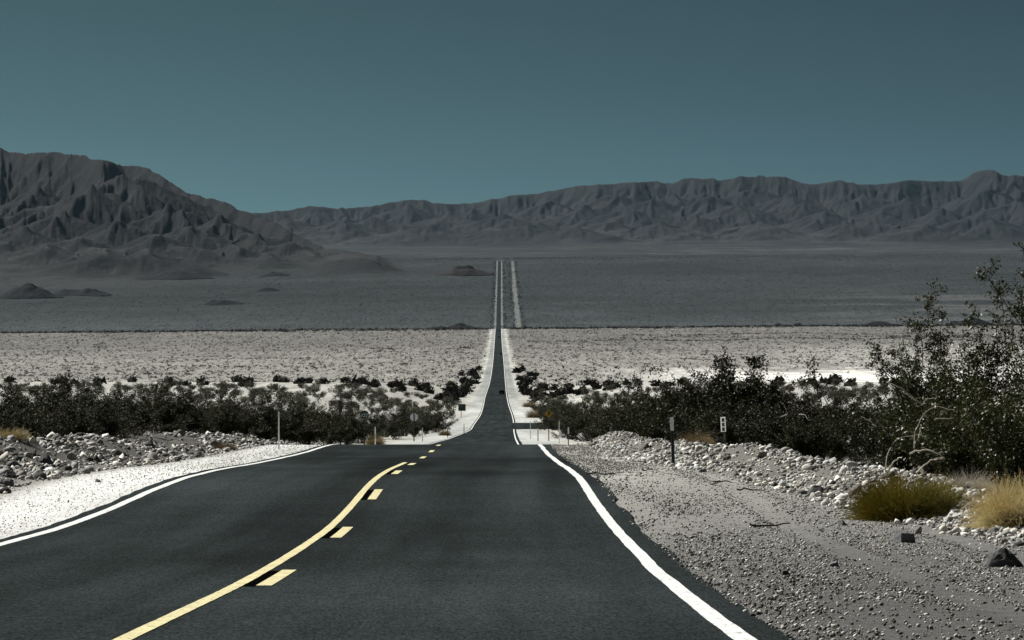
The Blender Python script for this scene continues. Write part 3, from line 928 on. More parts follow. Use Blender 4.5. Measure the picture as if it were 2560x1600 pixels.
LG = "creosote bushes massed behind the left rubble"
LGL = "dark creosote bush packed in the dense row behind the left rubble"
left = [(-70, -13.5, 960, None), (10, -13.6, 965, "dark creosote bush at the left picture edge by the rubble gap"), (150, -14.5, 940, "tallest dark creosote bush in the row behind the left rubble"), (225, -12.8, 962, None),
        (110, -16.5, 958, None), (300, -13.4, 955, None), (345, -11.6, 985, "dark creosote bush leaning over the wedge-shaped left boulder"), (400, -12.6, 952, "broad dark creosote bush behind the dry tan tuft"), (470, -11.6, 975, None), (520, -13, 985, None),
        (560, -11.2, 990, None), (610, -12.5, 966, "tall dark creosote bush left of the thin white marker post"), (660, -11.5, 985, None), (720, -11.3, 985, "dark creosote bush just right of the thin white marker post"), (770, -12, 992, None),
        (820, -11, 1002, None), (868, -11, 1010, "dark creosote bush in front of the green route shield"), (905, -12.4, 1020, None), (945, -13.6, 1012, None), (990, -12, 1020, None),
        (1010, -13, 1008, None), (1035, -11.5, 1052, None), (1065, -12.0, 1040, None), (1090, -11.2, 1020, None), (200, -18, 948, None), (450, -16, 955, None), (560, -16.5, 968, None), (680, -15, 982, None), (30, -18, 958, None), (760, -15.5, 990, None), (850, -15, 1004, None),
        (35, -12.2, 1010, None), (260, -11.7, 1000, None), (180, -12.4, 1000, None)]
for k, (px, Xl, top, lab) in enumerate(left):
    bush_at(px, Xl, top, lab or LGL, None if lab else LG, k, 1.15)
RG = "creosote bushes massed behind the right bank"
RGL = "dark creosote bush packed in the row behind the right bank"
right = [(1345, 6.6, 1010, None), (1385, 6.8, 1000, "dark creosote bush behind the amber diamond sign"), (1430, 6.2, 1015, None), (1470, 7.0, 1000, None), (1495, 5.9, 1020, None), (1540, 6.4, 985, None), (1590, 5.6, 992, None),
         (1640, 6.4, 968, None), (1690, 5.6, 958, "dark creosote bush behind the grey marker post"), (1740, 6.3, 950, None), (1770, 5.5, 975, None), (1842, 6.0, 868, "tallest dark creosote bush behind the ladder-pattern marker"), (1800, 5.3, 1000, None), (1880, 6.4, 950, None),
         (1925, 6.3, 1000, None), (1975, 6.3, 985, None), (2040, 6.9, 990, "dark creosote bush with bare stems showing behind the right bank's bend"), (2020, 5.9, 1030, None), (2095, 6.8, 1020, None), (2150, 7.6, 1000, None), (1610, 8, 975, None), (1700, 8.5, 960, None),
         (1900, 9, 960, None), (2000, 9.5, 972, None), (2090, 10, 985, None), (2210, 10, 985, None), (1480, 9, 985, None), (1420, 9, 985, None)]
for k, (px, Xl, top, lab) in enumerate(right):
    bush_at(px, Xl, top, lab or RGL, None if lab else RG, k + 2, 1.1)

# the big bushes at the right, each built for itself
def hero(seed, px, d, label, **kw):
    X = (px - CX) / F * d
    return put_bush(near_bush(seed, **kw), X, d, label)
S1 = F / 66
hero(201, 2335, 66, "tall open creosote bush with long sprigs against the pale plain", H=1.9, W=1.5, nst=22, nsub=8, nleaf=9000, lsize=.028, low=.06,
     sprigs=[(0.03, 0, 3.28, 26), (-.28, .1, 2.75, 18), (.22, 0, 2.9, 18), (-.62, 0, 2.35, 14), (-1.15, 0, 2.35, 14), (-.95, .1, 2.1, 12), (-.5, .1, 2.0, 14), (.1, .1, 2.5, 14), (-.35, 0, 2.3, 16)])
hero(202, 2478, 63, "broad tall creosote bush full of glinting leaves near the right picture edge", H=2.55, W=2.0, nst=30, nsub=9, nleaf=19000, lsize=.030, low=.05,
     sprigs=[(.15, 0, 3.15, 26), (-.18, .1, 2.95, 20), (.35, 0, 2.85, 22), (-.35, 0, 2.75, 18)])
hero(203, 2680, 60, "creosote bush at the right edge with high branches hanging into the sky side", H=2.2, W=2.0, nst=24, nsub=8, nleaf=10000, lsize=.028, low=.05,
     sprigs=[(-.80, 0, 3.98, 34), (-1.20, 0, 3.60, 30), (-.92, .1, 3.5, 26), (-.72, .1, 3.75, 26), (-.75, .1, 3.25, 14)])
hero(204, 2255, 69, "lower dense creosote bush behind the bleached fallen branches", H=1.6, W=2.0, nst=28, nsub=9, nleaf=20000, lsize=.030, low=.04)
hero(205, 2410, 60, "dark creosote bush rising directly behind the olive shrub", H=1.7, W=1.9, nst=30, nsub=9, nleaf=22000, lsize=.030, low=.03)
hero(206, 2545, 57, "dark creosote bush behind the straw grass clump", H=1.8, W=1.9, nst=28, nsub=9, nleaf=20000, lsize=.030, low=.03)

# bleached bare branches
def bare(px, py, d, lines, label, rad=.014):
    X = (px - CX) / F * d; z = gz(X, d); s = F / d
    Vs, Qs, n = [], [], 0
    r_ = np.random.default_rng(int(px))
    for ln in lines:
        p = np.array([((x - px) / s, r_.normal() * .05, (YH - y) / s - z) for x, y in ln])
        tt = np.linspace(0, len(p) - 1, 14)
        h_ = [hermite(np.arange(len(p)), p[:, c]) if len(p) > 2 else (lambda q_, c=c: np.interp(q_, np.arange(len(p)), p[:, c])) for c in range(3)]
        pl = np.stack([f_(tt) for f_ in h_], -1) + r_.normal(size=(14, 3)) * .006
        v, q = tubes(pl[None], [rad], [rad * .45], 5); Vs.append(v); Qs.append(q + n); n += len(v)
    o = mobj("bare_branch", mesh_np("bare_branch", np.concatenate(Vs), np.concatenate(Qs), M["palewood"], True), loc=(X, d, z))
    return tag(o, label, "branch")
bare(2290, 1185, 56.5, [[(2215, 1190), (2225, 1165), (2245, 1147), (2255, 1142)], [(2290, 1187), (2310, 1165), (2330, 1150), (2360, 1143)],
                      [(2275, 1135), (2310, 1125), (2345, 1133), (2362, 1147)], [(2345, 1133), (2355, 1130)], [(2215, 1190), (2214, 1165)], [(2362, 1147), (2335, 1150)]],
     "arched bleached dead branches lying above the olive shrub", .015)
bare(2286, 1120, 57, [[(2286, 1122), (2287, 1085), (2297, 1060), (2315, 1032), (2340, 1018), (2385, 1024)], [(2286, 1110), (2300, 1080), (2304, 1062)],
                      [(2215, 1175), (2222, 1125), (2250, 1095), (2295, 1088)], [(2335, 1049), (2386, 1045)], [(2305, 1012), (2318, 998), (2340, 995)]],
     "tall hooked bleached dead twigs rising in front of the dark bush", .0085)
bare(2215, 1000, 62, [[(2345, 1040), (2290, 1000), (2255, 970), (2215, 955)], [(2290, 1000), (2250, 975)], [(2190, 1068), (2170, 1050), (2150, 1040)]],
     "slender bleached branch slanting up out of the bushes towards the plain", .011)
bare(1955, 1040, 74, [[(1955, 1042), (1968, 1035), (1962, 1015), (1950, 1002)], [(2000, 1036), (2012, 1038), (2022, 1052)]],
     "short curved pale twig caught in the dark bushes of the right row", .011)

# grass and twig clumps
def clump(name, label, X, d, H, W, n, mat, seed, thick=.004, droop=.25, group=None, spread=.8, cat="shrub", depth=1.0):
    rs_ = np.random.default_rng(seed)
    az = rs_.random(n) * 6.283; tl = np.arccos(1 - rs_.random(n) * spread)
    D = np.stack([np.sin(tl) * np.cos(az), np.sin(tl) * np.sin(az) * depth, np.cos(tl)], -1)
    rad = rs_.random(n) ** .5
    A = np.stack([np.cos(az) * rad * W * .22, np.sin(az) * rad * W * .22 * depth, np.full(n, -.02)], -1)
    L = H * (.35 + .75 * rs_.random(n)) * (1 + .55 * np.sin(tl) * (W / 2 / H - 1))
    P, dl = curve(A, D, L, 5, rs_, .27, -droop * .1)
    P[..., 2] = np.maximum(P[..., 2], -.03)
    V, q = tubes(P, np.full(n, thick), np.full(n, thick * .4))
    o = mobj(name, mesh_np(name, V, q, M[mat], False), loc=(X, d, gz(X, d)))
    o.rotation_euler = (0, 0, 0)
    return tag(o, label, cat, group)
def clump_px(name, label, px, d, wpx, hpx, n, mat, seed, **kw):
    s = F / d
    return clump(name, label, (px - CX) / s, d, hpx / s, wpx / s, n, mat, seed, **kw)
clump_px("olive_shrub", "rounded olive-green twiggy shrub on the bank at the lower right", 2272, hit(2278, 1292, 30)[1], 290, 112, 9000, "olive", 401, thick=.0035, spread=1.0)
clump_px("grass_clump", "big straw-yellow dry grass clump at the right picture edge", 2560, hit(2550, 1312, 30)[1], 250, 140, 5200, "straw", 402, thick=.003, cat="grass clump")
clump_px("dead_brush", "grey dead brush tangled between the olive shrub and the straw grass", 2425, 54, 130, 60, 900, "palewood", 403, thick=.002, spread=1.0, cat="dead brush")
clump_px("dead_brush", "low grey dead brush on the bank behind the bend", 2120, 70, 130, 45, 700, "twig", 404, thick=.003, spread=1.0, cat="dead brush")
clump_px("dead_brush", "brownish dead brush between the two roadside markers", 1745, 92, 110, 40, 700, "tan", 405, thick=.003, spread=1.0, cat="dead brush")
for px, Xl, w, h, mt, lab in [
    (565, -8.9, 50, 28, "tan", "small dry tan grass tuft below the left bushes"),
    (938, -10.2, 40, 32, "tan", "rounded tan shrub behind the white post left of the crest"),
    (1112, -8.4, 26, 18, "tan", "small tan tuft beside the left shoulder beyond the crest"),
    (1338, 4.9, 46, 28, "tan", "tan shrub just behind the side road on the right"),
    (1322, 4.6, 30, 16, "tan", "smaller tan tuft on the right verge beyond the side road"),
    (1527, 4.5, 26, 16, "tan", "little tan tuft on the right bank near the crest"),
    (25, -11.0, 120, 20, "straw", "low yellow dry tuft in the left rubble at the picture edge")]:
    d = F * Xl / (px - CX)
    clump_px("grass_clump", lab, px, d, w, h, 1500, mt, int(px), thick=.0035 + d * 1.2e-5, cat="grass clump")

# scattered shrubs across the flat before the open plain
def shrub_low(seed, H=1.9, W=2.6, n=520, ls=.16):
    rs_ = np.random.default_rng(seed)
    # several rounded lobes of leaf tufts on short stems
    nl = 7 + seed % 4
    cen = np.stack([(rs_.random(nl) - .5) * W * .72, (rs_.random(nl) - .5) * W * .72, H * (.26 + .40 * rs_.random(nl))], -1)
    rad = (.28 + .14 * rs_.random(nl)) * W * .62
    k = rs_.integers(0, nl, n)
    v = rs_.normal(size=(n, 3)); v /= np.linalg.norm(v, axis=1, keepdims=True)
    P = cen[k] + v * (rad[k] * rs_.random(n) ** .4)[:, None] * np.array([1, 1, .85])
    P[:, 2] = np.abs(P[:, 2]) * (H / P[:, 2].max())
    LV, LF = leaves(P, ls, rs_, 1.1)
    A = np.zeros((nl * 2, 3)); A[:, :2] = rs_.normal(size=(nl * 2, 2)) * .12
    E = cen[np.arange(nl * 2) % nl]; m = np.linspace(0, 1, 4)[None, :, None]
    PL = A[:, None] * (1 - m) + E[:, None] * m
    V, q = tubes(PL, np.full(nl * 2, .03), np.full(nl * 2, .012))
    nv = len(V)
    return mesh_np("shrub", np.concatenate([V, LV]), [q, LF + nv], mats=[M["twig"], M["midleaf"]], midx=[0] * len(q) + [1] * len(LF))
SHR = [shrub_low(700 + k, 1.7 + .15 * (k % 3), 2.3 + .2 * (k % 4), 900, .14) for k in range(8)]
rs = np.random.default_rng(77)
cand = []
def add_c(n, d0, d1, u0, u1, lo=9.5, p=.75):
    d = d0 * (d1 / d0) ** (rs.random(n) ** p)
    u = u0 + (u1 - u0) * rs.random(n)
    X = u * d; t = X - road_x(d)
    k = np.abs(t) > lo
    for x_, d_ in zip(X[k], d[k]): cand.append((x_, d_))
def spread(n, px0, px1, py0, py1, mind):
    """points of the flat, kept apart so that they do not clot"""
    got = []
    tries = 0
    while len(got) < n and tries < n * 40:
        tries += 1
        px, py = px0 + (px1 - px0) * rs.random(), py0 + (py1 - py0) * rs.random() ** 1.15
        if any(((px - a_) / mind) ** 2 + ((py - b_) / (mind * .36)) ** 2 < 1 for a_, b_ in got): continue
        got.append((px, py))
    for px, py in got:
        x_, d_, _z = hit(px, py, 240)
        if d_ < 1345 and abs(x_ - float(road_x(d_))) > 9.5: cand.append((x_, d_))
spread(250, -50, 1165, 950, 1035, 13)
spread(220, 1300, 2600, 948, 1015, 13)
# hedge-like growth along both verges, fed by run-off
for sd_ in (-1, 1):
    for d_ in np.exp(np.linspace(math.log(420), math.log(2100), 48)):
        d_ = d_ * (1 + .02 * rs.normal()); t_ = sd_ * (10 + 9 * rs.random() ** 1.8)
        cand.append((road_x(d_) + t_, d_))
    for d_ in np.exp(np.linspace(math.log(300), math.log(700), 10)):
        d_ = d_ * (1 + .02 * rs.normal()); t_ = sd_ * (10.5 + 6 * rs.random()); cand.append((road_x(d_) + t_, d_))
def shows(x_, d_):
    # shrubs wholly behind the tall near rows are left out
    px = CX + F * x_ / d_; top = YH - (gz(x_, d_) + 2.0) / d_ * F
    return -60 < px < 2620 and top < np.interp(px, [0, 420, 700, 900, 1010, 1150, 1310, 1400, 1500, 2560], [965, 975, 1000, 1015, 1040, 1100, 1100, 1030, 1005, 985])
cand = sorted([c_ for c_ in cand if shows(*c_)], key=lambda p: p[1])
print("shrubs", len(cand))
shr_first = []
stuff_sh = []
LABS = {(-1, 0): "dark shrub on the pale sand beyond the left roadside bushes",
        (1, 0): "dark shrub on the pale sand beyond the right roadside bushes",
        (-1, 1): "distant dark shrub at the edge of the open plain, left of the road",
        (1, 1): "distant dark shrub before the white dry pan, right of the road",
        (-1, 2): "dark shrub lining the left verge of the road beyond the crest",
        (1, 2): "dark shrub lining the right verge of the road beyond the crest"}
for k, (x_, d_) in enumerate(cand):
    t_ = x_ - float(road_x(d_)); sd_ = -1 if t_ < 0 else 1
    zone = 2 if abs(t_) < 15 and d_ < 2200 else (0 if d_ < 800 else 1)
    sc_ = (.72 + .42 * rs.random() + d_ / 2600 * .5) + (.2 if zone == 2 else 0)
    if len(shr_first) < 296:
        o = bpy.data.objects.new("desert_shrub", SHR[k % 8]); link(o)
        o.location = (x_, d_, gz(x_, d_) - .05); o.rotation_euler = (0, 0, rs.random() * 6.28)
        o.scale = (sc_ * 1.12, sc_ * 1.12, sc_)
        lab = LABS[(sd_, zone)]
        tag(o, lab, "shrub", lab.replace("dark shrub", "dark shrubs")); shr_first.append(o)
    else:
        stuff_sh.append((x_, d_, sc_ * 1.0))

# low scrub on the plain and the fans: too many to count
def scrub(name, X, d, h, w, ntri, cols, label):
    n = len(X); rs_ = np.random.default_rng(len(X))
    g_ = ground(X, d)
    c = rs_.random((n, ntri, 3)); a = c[..., 0] * 6.283; r = c[..., 1] ** .5
    P = np.stack([np.cos(a) * r * w[:, None] * .5, np.sin(a) * r * w[:, None] * .5, (.1 + .8 * c[..., 2] * (1 - .5 * r ** 2)) * h[:, None]], -1)
    P = P + np.stack([X, d, g_], -1)[:, None]
    o3 = rs_.normal(size=(n, ntri, 3, 3)) * (.30 * np.minimum(h, w))[:, None, None, None]
    V = (P[:, :, None] + o3).reshape(-1, 3)
    C = np.repeat(cols, ntri * 3, 0)
    me = mesh_np(name, V, np.arange(len(V)).reshape(-1, 3), M["scrub"], False, C)
    return tag(mobj(name, me), label, "scrub", kind="stuff")
def plaincol(n, lo, hi):
    v = lo + (hi - lo) * rs.random(n); w = .06 * rs.random(n)
    return np.stack([v * (1.05 + w), v * 1.02, v * (.82 - w)], -1)
def frus(n, d0, d1, p=2.0, u=.15):
    d = (d0 ** p + (d1 ** p - d0 ** p) * rs.random(n)) ** (1 / p)
    return (rs.random(n) * 2 - 1) * u * d, d
X, d = frus(19000, 1420, 4420, 1.3)
t = X - road_x(d); k = (np.abs(t) > 9) & ~((t > 60) & (d < 2150) & (rs.random(len(d)) < .93)); X, d = X[k], d[k]
h = .45 + .8 * rs.random(len(d)) ** 1.6; scrub("scrub", X, d, h, h * 1.9, 11, plaincol(len(d), .018, .09), "low dark scrub dotted over the open plain")
X = np.array([p[0] for p in stuff_sh]); d = np.array([p[1] for p in stuff_sh]); h = np.array([p[2] for p in stuff_sh]) * 1.7
scrub("scrub", X, d, h, h * 1.45, 70, plaincol(len(d), .022, .045), "dark scrub crowding the edge of the open plain and the far verges")
X, d = frus(42000, 5900, 11500, 1.2, .16); t = X - road_x(d)
k = (np.abs(t) > 11) & (np.abs(t - 33.5) > 8); X, d = X[k], d[k]
h = .8 + 1.1 * rs.random(len(d)); scrub("scrub", X, d, h, h * 1.9, 5, plaincol(len(d), .006, .085), "fine grey scrub covering the dark fan beyond the plain")
# taller growth along the lip of the plain, washes and both sides of the far road and track
n = 2600; u = (rs.random(n) * 2 - 1) * .15
d = 4390 + 45 * rs.normal(size=n) + 60 * (fbm(u * 60, u * 0, 3, 7) - .5); X = u * d
t = X - road_x(d); k = np.abs(t) > 12; X, d = X[k], d[k]; h = 1.3 + 1.4 * rs.random(len(d))
scrub("scrub", X, d, h, h * 1.6, 7, plaincol(len(d), .028, .06), "dark fringe of scrub along the lip where the plain ends")
n = 900; d = 5700 + 4000 * rs.random(n); sgn = rs.integers(0, 4, n); t = np.choose(sgn, [-11.5, 11.5, 25.5, 41.5]) + 2.6 * rs.normal(size=n)
X = road_x(d) + t; h = 1.4 + 1.4 * rs.random(n); scrub("scrub", X, d, h, h * 1.8, 6, plaincol(n, .02, .04), "dark scrub lining the far road and the dirt track")
wl = []
for (u0, u1, dc, n) in [(.004, .14, 3550, 520), (.03, .11, 3900, 260), (.02, .14, 3720, 200), (-.038, -.030, 3080, 40), (-.014, -.010, 3150, 40), (.10, .125, 3650, 160)]:
    u = u0 + (u1 - u0) * rs.random(n); d = dc + 180 * (fbm(u * 40, u * 0, 2, 5) - .5) + 14 * rs.normal(size=n)
    wl.append(np.stack([u * d, d], -1))
wl = np.concatenate(wl); h = .9 + .8 * rs.random(len(wl))
scrub("scrub", wl[:, 0], wl[:, 1], h, h * 2.2, 6, plaincol(len(wl), .03, .06), "dark lines of scrub following dry washes across the plain")

# ------------------------------------------------------------------ posts and signs
def box_bm(bm, cx, cy, cz, sx, sy, sz, bev=0.0, top=1.0):
    r_ = bmesh.ops.create_cube(bm, size=1)
    vs = r_["verts"]
    for v in vs:
        k_ = top if v.co.z > 0 else 1
        v.co = Vector((cx + v.co.x * sx * k_, cy + v.co.y * sy * k_, cz + v.co.z * sz))
    if bev:
        es = {e for v in vs for e in v.link_edges}
        bmesh.ops.bevel(bm, geom=list(es), offset=bev, segments=2, affect="EDGES", profile=.6)
def bm_obj(name, bm, mat, parent=None, smooth=False):
    bmesh.ops.recalc_face_normals(bm, faces=bm.faces)
    me = bpy.data.meshes.new(name); bm.to_mesh(me); bm.free(); me.materials.append(mat)
    if smooth:
        for p in me.polygons: p.use_smooth = True
    return mobj(name, me, parent)
def channel_bm(h, w=.07, dpt=.035, th=.006):
    """U-channel steel post with flanges"""
    pr = [(-w / 2, 0), (-w / 4, 0), (-w / 4 + .004, dpt), (w / 4 - .004, dpt), (w / 4, 0), (w / 2, 0), (w / 2, -th), (w / 4 - th, -th), (w / 4 - th - .004, dpt - th), (-w / 4 + th + .004, dpt - th), (-w / 4 + th, -th), (-w / 2, -th)]
    bm = bmesh.new()
    a = [bm.verts.new((x, y, -.25)) for x, y in pr]; b = [bm.verts.new((x, y, h)) for x, y in pr]
    n_ = len(pr)
    for i in range(n_):
        bm.faces.new((a[i], a[(i + 1) % n_], b[(i + 1) % n_], b[i]))
    bm.faces.new(b); bm.faces.new(a[::-1])
    return bm
def plate_bm(pts, th, y0=0.0):
    bm = bmesh.new()
    a = [bm.verts.new((x, y0, z)) for x, z in pts]; b = [bm.verts.new((x, y0 + th, z)) for x, z in pts]
    n_ = len(pts)
    bm.faces.new(a); bm.faces.new(b[::-1])
    for i in range(n_):
        bm.faces.new((a[(i + 1) % n_], a[i], b[i], b[(i + 1) % n_]))
    return bm
def post_root(name, label, cat, px, d, lean=0, rz=0, group=None):
    X = (px - CX) / F * d
    e = empty(name, label, cat, (X, d, gz(X, d)), rz, group)
    e.rotation_euler = (0, lean, rz)
    return e
# grey-faced marker beside the bank
e = post_root("roadside_marker", "grey-faced roadside marker on a dark steel channel post by the right bank", "marker", 1684, 80, R(-2.2), R(-24))
bm_obj("post", channel_bm(1.14, .075, .035), M["steel"], e)
o = bm_obj("panel", plate_bm([(-.038, .80), (.042, .80), (.048, 1.03), (.042, 1.10), (-.044, 1.08)], .004, -.016), M["greypanel"], e)
# ladder-pattern object marker
e = post_root("object_marker", "short dark marker post with a white ladder-pattern plate in front of the tall bush", "marker", 1812, 87, R(-4), R(-52))
bm = bmesh.new(); box_bm(bm, .01, .02, .28, .10, .05, .96, .008, .8); bm_obj("post", bm, M["wood"], e)

pl = bm_obj("plate", plate_bm([(-.09, .45), (.09, .45), (.09, .80), (-.09, .80)], .005, -.012), M["signgrey"], e)
pl.data.materials.clear(); pl.data.materials.append(M["whitepost"])
for k in range(3):
    z0 = .475 + k * .108
    bm_obj("inset", plate_bm([(-.042, z0), (.044, z0), (.044, z0 + .078), (-.042, z0 + .078)], .003, -.0155), M["signblack"], pl)
# thin delineators
def delineator(px, d, h, label, mat="whitepost", panel=False, w=.055, group=None, lean=0):
    e = post_root("delineator_post", label, "marker post", px, d, lean)
    bm = bmesh.new(); box_bm(bm, 0, 0, h / 2 - .1, w, w * .45, h + .2, w * .12, .85)
    bm_obj("post", bm, M[mat], e)
    if panel:
        bm_obj("reflector", plate_bm([(-.05, h * .62), (.05, h * .62), (.05, h * .97), (-.05, h * .97)], .004, -.022), M["greypanel"], e)
    else:
        bm_obj("reflector", plate_bm([(-w * .4, h * .80), (w * .4, h * .80), (w * .4, h * .95), (-w * .4, h * .95)], .003, -w * .225 - .004), M["greypanel"], e)
    return e
delineator(697, 118, 1.18, "thin tall white post standing on the left shoulder before the crest", w=.05)
delineator(938, 228, 1.25, "thin white post beside the rounded tan shrub", w=.07)
delineator(1056, 345, 1.25, "thin white post on the broad white shoulder beyond the crest", w=.09)
delineator(1119, 430, 1.3, "short grey post on the left shoulder where the road narrows", "steel", w=.10)
delineator(1160, 470, 1.45, "dark thin post at the left road edge near the junction", "steel", w=.10)
delineator(1421, 250, 1.25, "dark post with a small pale plate on the right beyond the crest", "steel", True, w=.07)
delineator(1345, 350, 1.25, "dark post topped with a white plate on the right verge", "steel", True, w=.09)
delineator(1326, 395, 1.9, "tall thin white post at the right verge before the side road", w=.075)
delineator(1398, 305, 1.9, "slim pale post half hidden in the right bushes", w=.06)
delineator(1432, 1300, 1.8, "lone dark post far out on the sand right of the road", "wood", w=.32)
# signs
def text_mesh(txt, size, mat):
    cu = bpy.data.curves.new("lettering", "FONT"); cu.body = txt; cu.size = size; cu.align_x = "CENTER"; cu.align_y = "CENTER"; cu.extrude = .002
    to = bpy.data.objects.new("lettering_curve", cu); COL.objects.link(to)
    bpy.context.view_layer.update()
    me = bpy.data.meshes.new_from_object(to.evaluated_get(bpy.context.evaluated_depsgraph_get()))
    bpy.data.objects.remove(to); me.materials.clear(); me.materials.append(mat)
    return me
def rpost(h, w, mat, e):
    bm = bmesh.new(); box_bm(bm, 0, .03, h / 2 - .2, w, w, h + .4, w * .1); return bm_obj("post", bm, M[mat], e)
def sign_z(px, py, d):
    X = (px - CX) / F * d
    return (YH - py) / F * d - gz(X, d)
d = 262; zc = sign_z(911, 1037, d)
e = post_root("route_sign", "dark green route shield sign reading 127 above the left bushes", "sign", 911, d)
rpost(zc + .2, .09, "wood", e)
shield = [(-.27, -.26), (.27, -.26), (.31, -.05), (.30, .12), (.22, .24), (.10, .29), (0, .31), (-.10, .29), (-.22, .24), (-.30, .12), (-.31, -.05)]
p_ = bm_obj("panel", plate_bm([(x, z + zc) for x, z in shield], .006, -.03), M["signgreen"], e)
o = mobj("lettering", text_mesh("127", .34, M["signtext"]), p_, (0, -.034, zc - .05)); o.rotation_euler = (R(90), 0, 0)
d = 345; zc = sign_z(1035, 1043, d)
e = post_root("stop_sign", "octagonal stop sign seen from its bare grey back with a dark post across it", "sign", 1035, d)
bm = bmesh.new(); box_bm(bm, 0, -.05, (zc + .42) / 2 - .2, .10, .08, zc + .42 + .4, .01); bm_obj("post", bm, M["wood"], e)
oc = [(.385 * math.cos(R(22.5 + 45 * k)), .385 * math.sin(R(22.5 + 45 * k)) + zc) for k in range(8)]
bm_obj("panel", plate_bm(oc, .006, 0), M["signgrey"], e)
d = 352; zc = sign_z(1372, 1034, d)
e = post_root("warning_sign", "amber diamond warning sign on a dark post among the right bushes", "sign", 1372, d)
rpost(zc + .3, .09, "wood", e)
bm_obj("panel", plate_bm([(0, zc - .42), (.42, zc), (0, zc + .42), (-.42, zc)], .006, -.03), M["signyellow"], e)
bm_obj("symbol", plate_bm([(-.05, zc - .2), (.05, zc - .2), (.05, zc - .03), (.17, zc - .03), (.17, zc + .05), (.05, zc + .05), (.05, zc + .2), (-.05, zc + .2)], .003, -.034), M["signblack"], e)
d = 790; zc = sign_z(1153, 1019, d)
e = post_root("road_sign", "dark square road sign with a pale upper corner on the left verge far ahead", "sign", 1153, d)
rpost(zc + .3, .18, "signgrey", e)
p_ = bm_obj("panel", plate_bm([(-.62, zc - .7), (.95, zc - .7), (.95, zc + .75), (-.62, zc + .75)], .01, -.09), M["signgreen"], e)
bm_obj("plate", plate_bm([(-.5, zc + .1), (.35, zc + .1), (.2, zc + .62), (-.4, zc + .62)], .006, -.098), M["steel"], p_)
d = 262; zt = sign_z(851, 1002, d)
e = post_root("edge_on_sign", "dark narrow upright sign board standing behind the left bushes", "sign", 851, d)
rpost(zt - .3, .09, "wood", e)
bm = bmesh.new(); box_bm(bm, 0, -.05, zt - .42, .27, .06, .84, .01); bm_obj("panel", bm, M["wood"], e)

# hut far out on the dry pan
X, d, z = hit(2236, 925, 1400)
s = F / d
e = empty("hut", "tiny dark hut with pale roof and thin flue on the white dry pan", "hut", (X, d, z))
W_ = 11 / s; H_ = 10.5 / s
bm = bmesh.new(); box_bm(bm, 0, 0, H_ / 2, W_, W_ * 1.1, H_ + .3); w_o = bm_obj("wall", bm, M["hut"], e)
bm_obj("door", plate_bm([(-.45, .05), (.4, .05), (.4, 1.95), (-.45, 1.95)], .04, -W_ * .55 - .043), M["steel"], w_o)
bm = bmesh.new(); box_bm(bm, W_ * .04, 0, H_ + .25, W_ * 1.2, W_ * 1.35, .16); bm_obj("roof", bm, M["hutroof"], e)
bm = bmesh.new(); bmesh.ops.create_cone(bm, cap_ends=True, segments=10, radius1=.22, radius2=.18, depth=6 / s + .4); bmesh.ops.translate(bm, verts=bm.verts, vec=(-W_ * .36, -W_ * .3, H_ + 3 / s)); bm_obj("flue", bm, M["hut"], e, True)
bm = bmesh.new(); box_bm(bm, W_ * .85, -.3, .55, W_ * .6, 1.6, 1.1, .05); bm_obj("step", bm, M["steel"], e)

